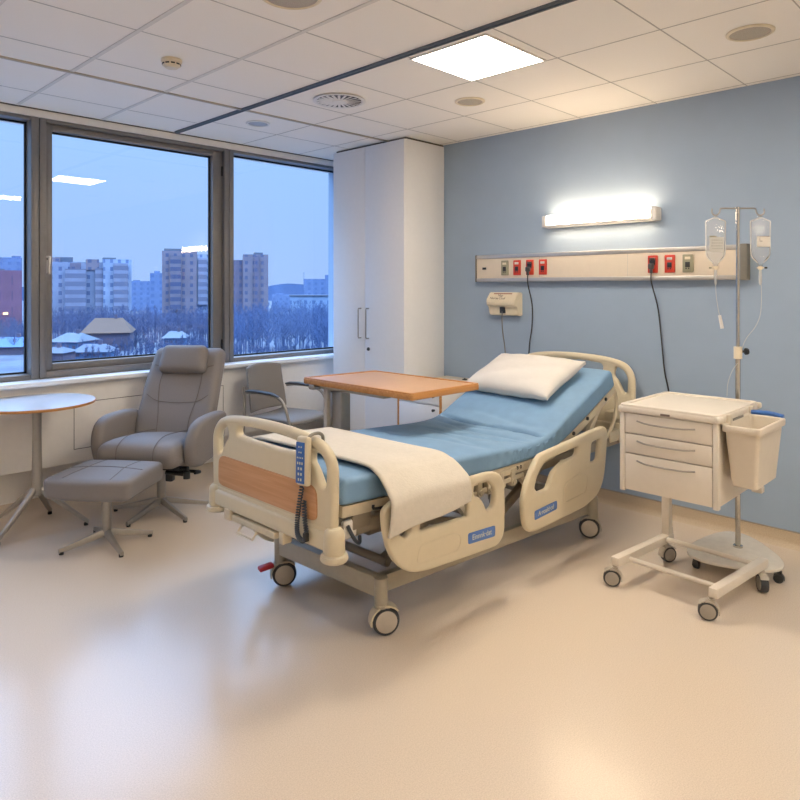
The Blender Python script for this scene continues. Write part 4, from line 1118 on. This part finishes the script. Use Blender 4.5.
def iv_bag(s, label, kind):
    o = Vector((px, py, 1.88))+rtv*s*.121
    t = thing('drip_bag', label, 'drip bag', tuple(o+Vector((0, 0, -.27))), group='drip bags')
    w = .054
    q = fillet([Vector(p) for p in ((-w, -.03), (-.012, -.012), (-.008, .004), (.008, .004), (.012, -.012), (w, -.03), (w-.004, -.215), (.014, -.258), (.012, -.275), (-.012, -.275), (-.014, -.258), (-w+.004, -.215))], .010, 4)
    hole = [Vector((.004*cos(a), -.003+.003*sin(a))) for a in [k*pi/4 for k in range(8)]]
    b = plate_bm(q, [], .030, .012, (rtv, (0, 0, 1), rtv.cross(Vector((0, 0, 1)))), o)
    nv = rtv.cross(Vector((0, 0, 1)))
    for v in b.verts:
        d = (v.co-Vector(o)); z = d.z
        f = max(.12, min(1, (-z-.02)/.08))*max(.15, min(1, (.29+z)/.06))
        v.co -= nv*d.dot(nv)*(1-f)
    bag = obj('bag', b, 'ivbag', t, 60)
    nv = -nv if nv.dot(Vector((-1, -1, 0))) < 0 else nv
    bm = BM(); edge = [o+rtv*x+Vector((0, 0, z)) for x, z in ((-w, -.034), (-w+.002, -.12), (-w+.004, -.213), (-.016, -.256))]; tube(bm, edge, .0028, 6, 4)
    edge = [o+rtv*x+Vector((0, 0, z)) for x, z in ((w, -.034), (w-.002, -.12), (w-.004, -.213), (.016, -.256))]; tube(bm, edge, .0028, 6, 4)
    edge = [o+rtv*x+Vector((0, 0, z)) for x, z in ((-w, -.032), (-.012, -.014), (.012, -.014), (w, -.032))]; tube(bm, edge, .0028, 6, 0); obj('welded_edge', bm, 'white', bag)
    base = Matrix(((rtv.x, nv.x, 0, 0), (rtv.y, nv.y, 0, 0), (0, 0, 1, 0), (0, 0, 0, 1)))
    def on(x, z, w_, h_): 
        c_ = o+rtv*x+nv*.0168+Vector((0, 0, z)); b_ = BM(); rbox(b_, c_, (w_, .0008, h_), 0, 1, base); return b_
    if kind == 'L':
        lb = obj('label', on(.008, -.142, .072, .058), 'paper', bag)
        b_ = on(-.012, -.130, .003, .022); rbox(b_, o+rtv*-.005+nv*.0174+Vector((0, 0, -.140)), (.014, .0008, .003), 0, 1, base)
        obj('lettering', b_, 'print', lb)
        b_ = on(.008, -.1145, .072, .003); obj('printed_strip', b_, 'print', lb)
    else:
        lb = obj('label', on(-.001, -.158, .078, .080), M['clearlabel'], bag)
        b_ = BM()
        for r_ in range(4):
            for k in range(5): rbox(b_, o+rtv*(-.026+k*.0125+.002*(r_ % 2))+nv*.0176+Vector((0, 0, -.135-.015*r_)), (.007 if (k+r_) % 3 else .004, .0006, .006), 0, 1, base)
        obj('lettering', b_, M['faint'], lb)
        b_ = on(-.022, -.115, .036, .008); obj('printed_strip', b_, 'olive', lb)
    zc = -.275
    bm = BM(); cyl(bm, o+Vector((0, 0, zc)), o+Vector((0, 0, zc-.018)), .010); rbox(bm, o+rtv*.0+Vector((0, 0, zc-.008)), (.034, .012, .008), .002, 2, base); pt = obj('port', bm, 'ivory', bag)
    bm = BM(); rbox(bm, o+rtv*(.030 if kind == 'L' else -.028)+Vector((0, 0, zc-.008)), (.014, .010, .010), .003, 2, base); obj('port_cap', bm, 'dark' if kind == 'L' else 'olive', pt)
    bm = BM(); lathe(bm, [(.001, 0), (.006, -.002), (.0075, -.02), (.0075, -.07), (.004, -.082), (.001, -.084)], o+Vector((0, 0, zc-.018)), 16); obj('drip_chamber', bm, 'ivfluid', t)
    e = o+Vector((0, 0, zc-.10))
    bm = BM()
    if kind == 'L':
        pts = [e, e+rtv*.0+Vector((0, 0, -.10)), e+rtv*-.008+Vector((0, 0, -.17)), e+rtv*-.035+Vector((0, 0, -.23)), e+rtv*-.075+Vector((0, 0, -.28)), e+rtv*-.10+Vector((0, 0, -.33)), e+rtv*-.115+Vector((0, 0, -.40)), e+rtv*-.155+Vector((0, 0, -.46)), e+rtv*-.18+Vector((0, 0, -.53)), e+rtv*-.185+Vector((0, 0, -.60))]
        tube(bm, [p_+nv*.01 for p_ in pts], .0015, 6, 6); obj('tubing', bm, 'ivfluid', t)
    else:
        pts = [e, e+rtv*.004+Vector((0, 0, -.06)), e+rtv*.014+Vector((0, 0, -.13)), e+rtv*.022+Vector((0, 0, -.165))]
        tube(bm, pts, .0015, 6, 6); obj('tubing', bm, 'ivfluid', t)
        bm = BM(); a_, b2 = e+rtv*.022+Vector((0, 0, -.165)), e+rtv*.036+Vector((0, 0, -.235)); cyl(bm, a_, b2, .0075, .009, 12); obj('roller_clamp', bm, 'white', t)
M['clearlabel'] = clear('printed_film', (.9, .9, .88), .2, 1.4, body=.65, bodycol=(.95, .93, .88))
M['faint'] = mat('faint_print', '9a9690', .7)
iv_bag(-1, 'clear drip bag with faint printing hanging from the left hook of the stand', 'faint')
iv_bag(1, 'clear drip bag with white paper label hanging from the right hook of the stand', 'L')

# ------------------------------------------------------------------ outside the window
fw = Vector((.7133, .7009, 0)); rv = Vector((.7009, -.7133, 0)); GZ = -13.5
def site(u, D): return fw*D+rv*((u-400)/671*D)      # bearing and distance from the room
def height(v, D): return 1.488-(v-288)/671*D

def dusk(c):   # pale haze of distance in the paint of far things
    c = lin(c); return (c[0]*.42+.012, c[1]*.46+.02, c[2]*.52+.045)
def facade(name, c, win, sx=3.0, sz=2.9, lo=(.3, .3), hi=(.68, .78), var=.1):
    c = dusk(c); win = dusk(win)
    m = mat(name, c, .85); nt = m.node_tree; N = nt.nodes; L = nt.links; b = N['Principled BSDF']
    tc = N.new('ShaderNodeTexCoord'); sp_ = N.new('ShaderNodeSeparateXYZ'); L.new(tc.outputs['Object'], sp_.inputs[0])
    def M2(op, a, v, clamp=False):
        n = N.new('ShaderNodeMath'); n.operation = op; n.use_clamp = clamp
        L.new(a, n.inputs[0])
        if isinstance(v, (int, float)): n.inputs[1].default_value = v
        else: L.new(v, n.inputs[1])
        return n.outputs[0]
    ad = M2('ADD', sp_.outputs['X'], sp_.outputs['Y'])
    fx = M2('FRACT', M2('DIVIDE', ad, sx), 0); fz = M2('FRACT', M2('DIVIDE', sp_.outputs['Z'], sz), 0)
    k = M2('MULTIPLY', M2('MULTIPLY', M2('GREATER_THAN', fx, lo[0]), M2('LESS_THAN', fx, hi[0])), M2('MULTIPLY', M2('GREATER_THAN', fz, lo[1]), M2('LESS_THAN', fz, hi[1])))
    nz = N.new('ShaderNodeTexNoise'); nz.inputs['Scale'].default_value = .25; L.new(tc.outputs['Object'], nz.inputs['Vector'])
    rp = N.new('ShaderNodeValToRGB'); cc = lin(c)
    rp.color_ramp.elements[0].position = .35; rp.color_ramp.elements[1].position = .65
    rp.color_ramp.elements[0].color = tuple(x*(1-var) for x in cc[:3])+(1,); rp.color_ramp.elements[1].color = tuple(x*(1+var) for x in cc[:3])+(1,)
    L.new(nz.outputs['Fac'], rp.inputs['Fac'])
    mx = N.new('ShaderNodeMixRGB'); L.new(k, mx.inputs[0]); L.new(rp.outputs['Color'], mx.inputs[1]); mx.inputs[2].default_value = lin(win)
    L.new(mx.outputs[0], b.inputs['Base Color'])
    return m
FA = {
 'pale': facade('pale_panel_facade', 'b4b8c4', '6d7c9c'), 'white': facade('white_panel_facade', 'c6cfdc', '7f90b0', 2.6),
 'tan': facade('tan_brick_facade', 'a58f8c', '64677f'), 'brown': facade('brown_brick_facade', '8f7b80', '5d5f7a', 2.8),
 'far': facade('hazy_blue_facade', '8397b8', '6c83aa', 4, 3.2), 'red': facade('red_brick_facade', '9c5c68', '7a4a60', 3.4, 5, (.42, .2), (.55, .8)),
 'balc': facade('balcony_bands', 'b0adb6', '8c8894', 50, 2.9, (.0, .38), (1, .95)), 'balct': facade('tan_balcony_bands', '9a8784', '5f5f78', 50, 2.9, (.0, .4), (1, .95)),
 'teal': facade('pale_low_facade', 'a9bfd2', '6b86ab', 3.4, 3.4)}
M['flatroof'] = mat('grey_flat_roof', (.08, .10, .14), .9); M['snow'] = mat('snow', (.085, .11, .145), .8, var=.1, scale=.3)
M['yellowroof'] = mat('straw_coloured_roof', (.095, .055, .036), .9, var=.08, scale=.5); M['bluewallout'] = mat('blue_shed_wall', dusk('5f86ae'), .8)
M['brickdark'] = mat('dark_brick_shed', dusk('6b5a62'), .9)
M['glowlamp'] = emission('warm_shop_light', (1, .72, .4), 3)

def block(name, label, cat, parts, D, yaw=0):
    """parts: (u0, u1, vtop, vbottom or None, facade, depth, forward offset)"""
    uc = (parts[0][1]+parts[0][2])/2; th = math.atan((uc-400)/671); rr_ = D/cos(th)
    o = site(uc, D); yw = math.atan2(rv.y, rv.x)+yaw-th
    t = thing(name, label, cat, (o.x, o.y, GZ), yw, local=True)
    for (part, u0, u1, vt, vb, f, dep, off) in parts:
        xa = rr_*math.tan(math.atan((u0-400)/671)-th); xb = rr_*math.tan(math.atan((u1-400)/671)-th); zt = height(vt, D)-GZ; zb = 0 if vb is None else height(vb, D)-GZ
        bm = BM(); box2(bm, (xa, -off, zb), (xb, dep-off, zt)); lpart(part, bm, FA.get(f) or M[f], t, 0)
    return t
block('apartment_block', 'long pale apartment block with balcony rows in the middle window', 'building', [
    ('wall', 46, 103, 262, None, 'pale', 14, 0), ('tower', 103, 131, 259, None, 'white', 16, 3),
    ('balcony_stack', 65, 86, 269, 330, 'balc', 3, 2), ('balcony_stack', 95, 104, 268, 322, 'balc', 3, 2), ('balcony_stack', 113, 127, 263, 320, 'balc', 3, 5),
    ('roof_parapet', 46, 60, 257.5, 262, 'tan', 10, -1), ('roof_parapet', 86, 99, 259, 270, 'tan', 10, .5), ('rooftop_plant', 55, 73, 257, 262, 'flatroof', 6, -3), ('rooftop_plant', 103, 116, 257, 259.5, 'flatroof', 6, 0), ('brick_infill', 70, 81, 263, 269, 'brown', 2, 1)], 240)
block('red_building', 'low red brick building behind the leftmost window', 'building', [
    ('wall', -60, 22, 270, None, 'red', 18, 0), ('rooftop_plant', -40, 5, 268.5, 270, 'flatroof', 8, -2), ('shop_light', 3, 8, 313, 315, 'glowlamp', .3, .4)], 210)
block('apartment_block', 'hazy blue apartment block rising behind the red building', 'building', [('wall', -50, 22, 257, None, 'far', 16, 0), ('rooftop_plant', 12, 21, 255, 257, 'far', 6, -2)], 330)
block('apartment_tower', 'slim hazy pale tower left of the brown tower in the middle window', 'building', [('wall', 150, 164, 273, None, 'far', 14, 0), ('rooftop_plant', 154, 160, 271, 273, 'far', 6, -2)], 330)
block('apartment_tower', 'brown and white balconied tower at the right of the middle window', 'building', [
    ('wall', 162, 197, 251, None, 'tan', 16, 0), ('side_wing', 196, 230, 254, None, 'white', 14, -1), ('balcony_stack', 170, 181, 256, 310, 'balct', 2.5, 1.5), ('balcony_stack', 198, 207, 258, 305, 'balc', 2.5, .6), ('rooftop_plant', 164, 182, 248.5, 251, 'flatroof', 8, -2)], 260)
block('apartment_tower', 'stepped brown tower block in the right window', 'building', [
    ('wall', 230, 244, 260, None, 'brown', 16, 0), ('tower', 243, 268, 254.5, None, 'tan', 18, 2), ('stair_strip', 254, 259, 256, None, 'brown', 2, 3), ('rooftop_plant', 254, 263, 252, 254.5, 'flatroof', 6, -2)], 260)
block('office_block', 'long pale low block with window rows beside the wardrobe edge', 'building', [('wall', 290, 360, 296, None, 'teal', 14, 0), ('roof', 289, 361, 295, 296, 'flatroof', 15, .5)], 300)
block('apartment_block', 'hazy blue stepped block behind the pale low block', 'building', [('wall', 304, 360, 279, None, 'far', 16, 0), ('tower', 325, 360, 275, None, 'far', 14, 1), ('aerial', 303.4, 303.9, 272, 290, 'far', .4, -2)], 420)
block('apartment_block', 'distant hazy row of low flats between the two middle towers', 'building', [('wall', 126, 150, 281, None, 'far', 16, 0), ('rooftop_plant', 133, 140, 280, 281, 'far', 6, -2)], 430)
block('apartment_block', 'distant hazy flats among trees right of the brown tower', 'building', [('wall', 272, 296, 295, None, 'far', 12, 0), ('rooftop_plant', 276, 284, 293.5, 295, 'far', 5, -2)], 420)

def house(label, u0, u1, veave, vridge, D, dep, wall, roof, yaw=0):
    uc = (u0+u1)/2; o = site(uc, D); w = (u1-u0)/671*D/2; ze = height(veave, D)-GZ; zr = height(vridge, D)-GZ
    t = thing('low_house', label, 'building', (o.x, o.y, GZ), math.atan2(rv.y, rv.x)+yaw, local=True)
    bm = BM(); box2(bm, (-w, 0, 0), (w, dep, ze)); lpart('wall', bm, wall, t, 0)
    bm = BM(); a = [bm.verts.new(p) for p in ((-w-.5, -.6, ze), (w+.5, -.6, ze), (w+.5, dep+.6, ze), (-w-.5, dep+.6, ze), (-w*.6, dep/2, zr), (w*.6, dep/2, zr))]
    for f in ((0, 1, 5, 4), (1, 2, 5), (2, 3, 4, 5), (3, 0, 4), (0, 3, 2, 1)): bm.faces.new([a[j] for j in f])
    lpart('roof', bm, roof, t, 0)
    bm = BM()
    for k in range(4): rbox(bm, (-w+w*2*(k+.5)/4, -.05, ze*.6), (w*.22, .12, ze*.3), 0)
    lpart('window_row', bm, 'brickdark', t, 0)
    bm = BM(); rbox(bm, (w*.3, dep*.5, zr), (.7, .7, 1.6), 0); lpart('chimney', bm, 'brickdark', t, 0)
house('low house with straw coloured roof below the pale apartment block', 84, 128, 333, 319, 160, 12, 'brickdark', 'yellowroof', .3)
house('snow-roofed low house beside the straw coloured roof', 50, 78, 342, 334, 148, 8, 'bluewallout', 'snow', -.1)
house('small blue-walled shed low in the middle window', 74, 108, 352, 345, 140, 6, 'bluewallout', 'flatroof', .15)
house('dark brick shed in the bottom left corner of the middle window', 34, 63, 353, 348, 131, 5, 'brickdark', 'flatroof', 0)
house('snow-covered hut under the brown balconied tower', 164, 184, 338, 332, 168, 7, 'bluewallout', 'snow', .2)
house('dark hut with teal roof under the red building', -20, 20, 347, 339, 150, 12, 'brickdark', 'bluewallout', .1)

def ground_mat():
    m = mat('snowy_waste_ground', '66708a', .9); nt = m.node_tree; N = nt.nodes; L = nt.links; b = N['Principled BSDF']
    tc = N.new('ShaderNodeTexCoord'); nz = N.new('ShaderNodeTexNoise'); nz.inputs['Scale'].default_value = .06; nz.inputs['Detail'].default_value = 8; nz.inputs['Roughness'].default_value = .7
    L.new(tc.outputs['Object'], nz.inputs['Vector']); rp = N.new('ShaderNodeValToRGB')
    e = rp.color_ramp.elements; e[0].position = .42; e[1].position = .58; e[0].color = (.035, .045, .075, 1); e[1].color = (.075, .10, .14, 1)
    L.new(nz.outputs['Fac'], rp.inputs['Fac']); L.new(rp.outputs['Color'], b.inputs['Base Color']); return m
M['ground'] = ground_mat()
bm = BM(); vs = [bm.verts.new(p) for p in ((-900, 30, GZ), (1400, 30, GZ), (1400, 1600, GZ), (-900, 1600, GZ))]; bm.faces.new(vs); struct('ground', bm, 'ground')
# far wooded ridge
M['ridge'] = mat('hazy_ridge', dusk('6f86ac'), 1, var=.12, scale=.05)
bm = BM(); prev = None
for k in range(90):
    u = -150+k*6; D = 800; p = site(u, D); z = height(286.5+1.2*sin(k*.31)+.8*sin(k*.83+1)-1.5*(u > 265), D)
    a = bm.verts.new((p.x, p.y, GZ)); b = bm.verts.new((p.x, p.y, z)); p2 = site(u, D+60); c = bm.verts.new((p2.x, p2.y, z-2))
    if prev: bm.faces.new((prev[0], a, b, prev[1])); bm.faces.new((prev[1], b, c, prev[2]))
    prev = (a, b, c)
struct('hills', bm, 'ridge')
# bare winter woodland
def woods(label, u0, u1, D0, D1, n, h0, h1, c, seed):
    rnd = random.Random(seed); bm = BM()
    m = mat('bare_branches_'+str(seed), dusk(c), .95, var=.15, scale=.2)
    def stick(a, b, r):
        d = (b-a); s_ = d.cross(Vector((rnd.uniform(-1, 1), rnd.uniform(-1, 1), .1))).normalized()*r
        s2 = d.cross(s_).normalized()*r
        v = [bm.verts.new(p) for p in (a-s_, a+s_, a+s2, b)]
        bm.faces.new((v[0], v[1], v[3])); bm.faces.new((v[1], v[2], v[3])); bm.faces.new((v[2], v[0], v[3]))
    for i in range(n):
        D = D0+(D1-D0)*rnd.random()**1.1; u = rnd.uniform(u0, u1); p = site(u, D); p.z = GZ; h = rnd.uniform(h0, h1)
        top = p+Vector((rnd.uniform(-.5, .5), rnd.uniform(-.5, .5), h)); stick(p, top, .16)
        for k in range(24):
            f = .2+.78*rnd.random(); a = p.lerp(top, f); an = rnd.uniform(0, 2*pi); ln = h*.42*(1.15-f)*rnd.uniform(.6, 1.2)
            b = a+Vector((cos(an)*ln*.7, sin(an)*ln*.7, ln*.8)); stick(a, b, .07)
            for q in range(2):
                a2 = a.lerp(b, rnd.uniform(.3, .9)); an2 = rnd.uniform(0, 2*pi); stick(a2, a2+Vector((cos(an2)*.5, sin(an2)*.5, .7))*ln*.45, .045)
    o = obj('bare_woodland', bm, m, None, 0); tag(o, label, 'trees', kind='stuff')
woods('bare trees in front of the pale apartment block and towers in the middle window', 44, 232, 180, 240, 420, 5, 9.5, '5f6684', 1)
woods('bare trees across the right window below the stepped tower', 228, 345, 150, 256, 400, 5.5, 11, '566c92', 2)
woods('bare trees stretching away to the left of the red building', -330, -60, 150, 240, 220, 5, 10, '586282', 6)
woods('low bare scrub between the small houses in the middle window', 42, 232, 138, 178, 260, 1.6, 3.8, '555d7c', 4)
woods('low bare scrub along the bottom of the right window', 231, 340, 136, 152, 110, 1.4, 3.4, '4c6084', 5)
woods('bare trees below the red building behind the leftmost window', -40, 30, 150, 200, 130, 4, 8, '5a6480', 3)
bm = BM()   # open snow patches
for (u, D, rx, ry) in ((255, 150, 9, 7), (66, 166, 6, 5), (178, 178, 6, 8), (10, 178, 8, 9)):
    p = site(u, D); vs = []
    for k in range(20):
        a = 2*pi*k/20; r = 1+.2*sin(3*a+u); vs.append(bm.verts.new((p.x+cos(a)*rx*r, p.y+sin(a)*ry*r, GZ+.06+.01*(u % 7))))
    bm.faces.new(vs)
tag(obj('snow_patch', bm, 'snow', None, 0), 'patches of white snow lying between the trees outside', 'snow', kind='stuff')

# ------------------------------------------------------------------ sky
w = bpy.data.worlds.new('dusk_sky'); scene.world = w; w.use_nodes = True
N = w.node_tree.nodes; L = w.node_tree.links; N.clear()
tc = N.new('ShaderNodeTexCoord'); sx = N.new('ShaderNodeSeparateXYZ'); L.new(tc.outputs['Generated'], sx.inputs[0])
rp = N.new('ShaderNodeValToRGB'); L.new(sx.outputs['Z'], rp.inputs['Fac'])
e = rp.color_ramp.elements
e[0].position = 0; e[0].color = lin('93b2e2'); e[1].position = .65; e[1].color = (2.9, 4.5, 7.4, 1)
k = rp.color_ramp.elements.new(.10); k.color = lin('92b6ec'); k = rp.color_ramp.elements.new(.36); k.color = lin('94c1f6')
bg = N.new('ShaderNodeBackground'); bg.inputs['Strength'].default_value = 1.22; L.new(rp.outputs['Color'], bg.inputs['Color'])
o = N.new('ShaderNodeOutputWorld'); L.new(bg.outputs[0], o.inputs[0])

# ------------------------------------------------------------------ camera
cd = bpy.data.cameras.new('camera'); cam = bpy.data.objects.new('camera', cd); col.objects.link(cam)
cd.sensor_width = 36; cd.sensor_fit = 'HORIZONTAL'; cd.lens = 671/800*36; cd.shift_y = -112/800; cd.clip_end = 3000; cd.clip_start = .05
cam.location = (0, 0, 1.488); cam.rotation_euler = (R(90), 0, math.atan2(-.7133, .7009))
scene.camera = cam
for ob in scene.objects:
    if 'local' in ob: del ob['local']
vs_ = scene.view_settings
vs_.view_transform = 'Standard'; vs_.look = 'None'; vs_.exposure = .12; vs_.gamma = 1.05
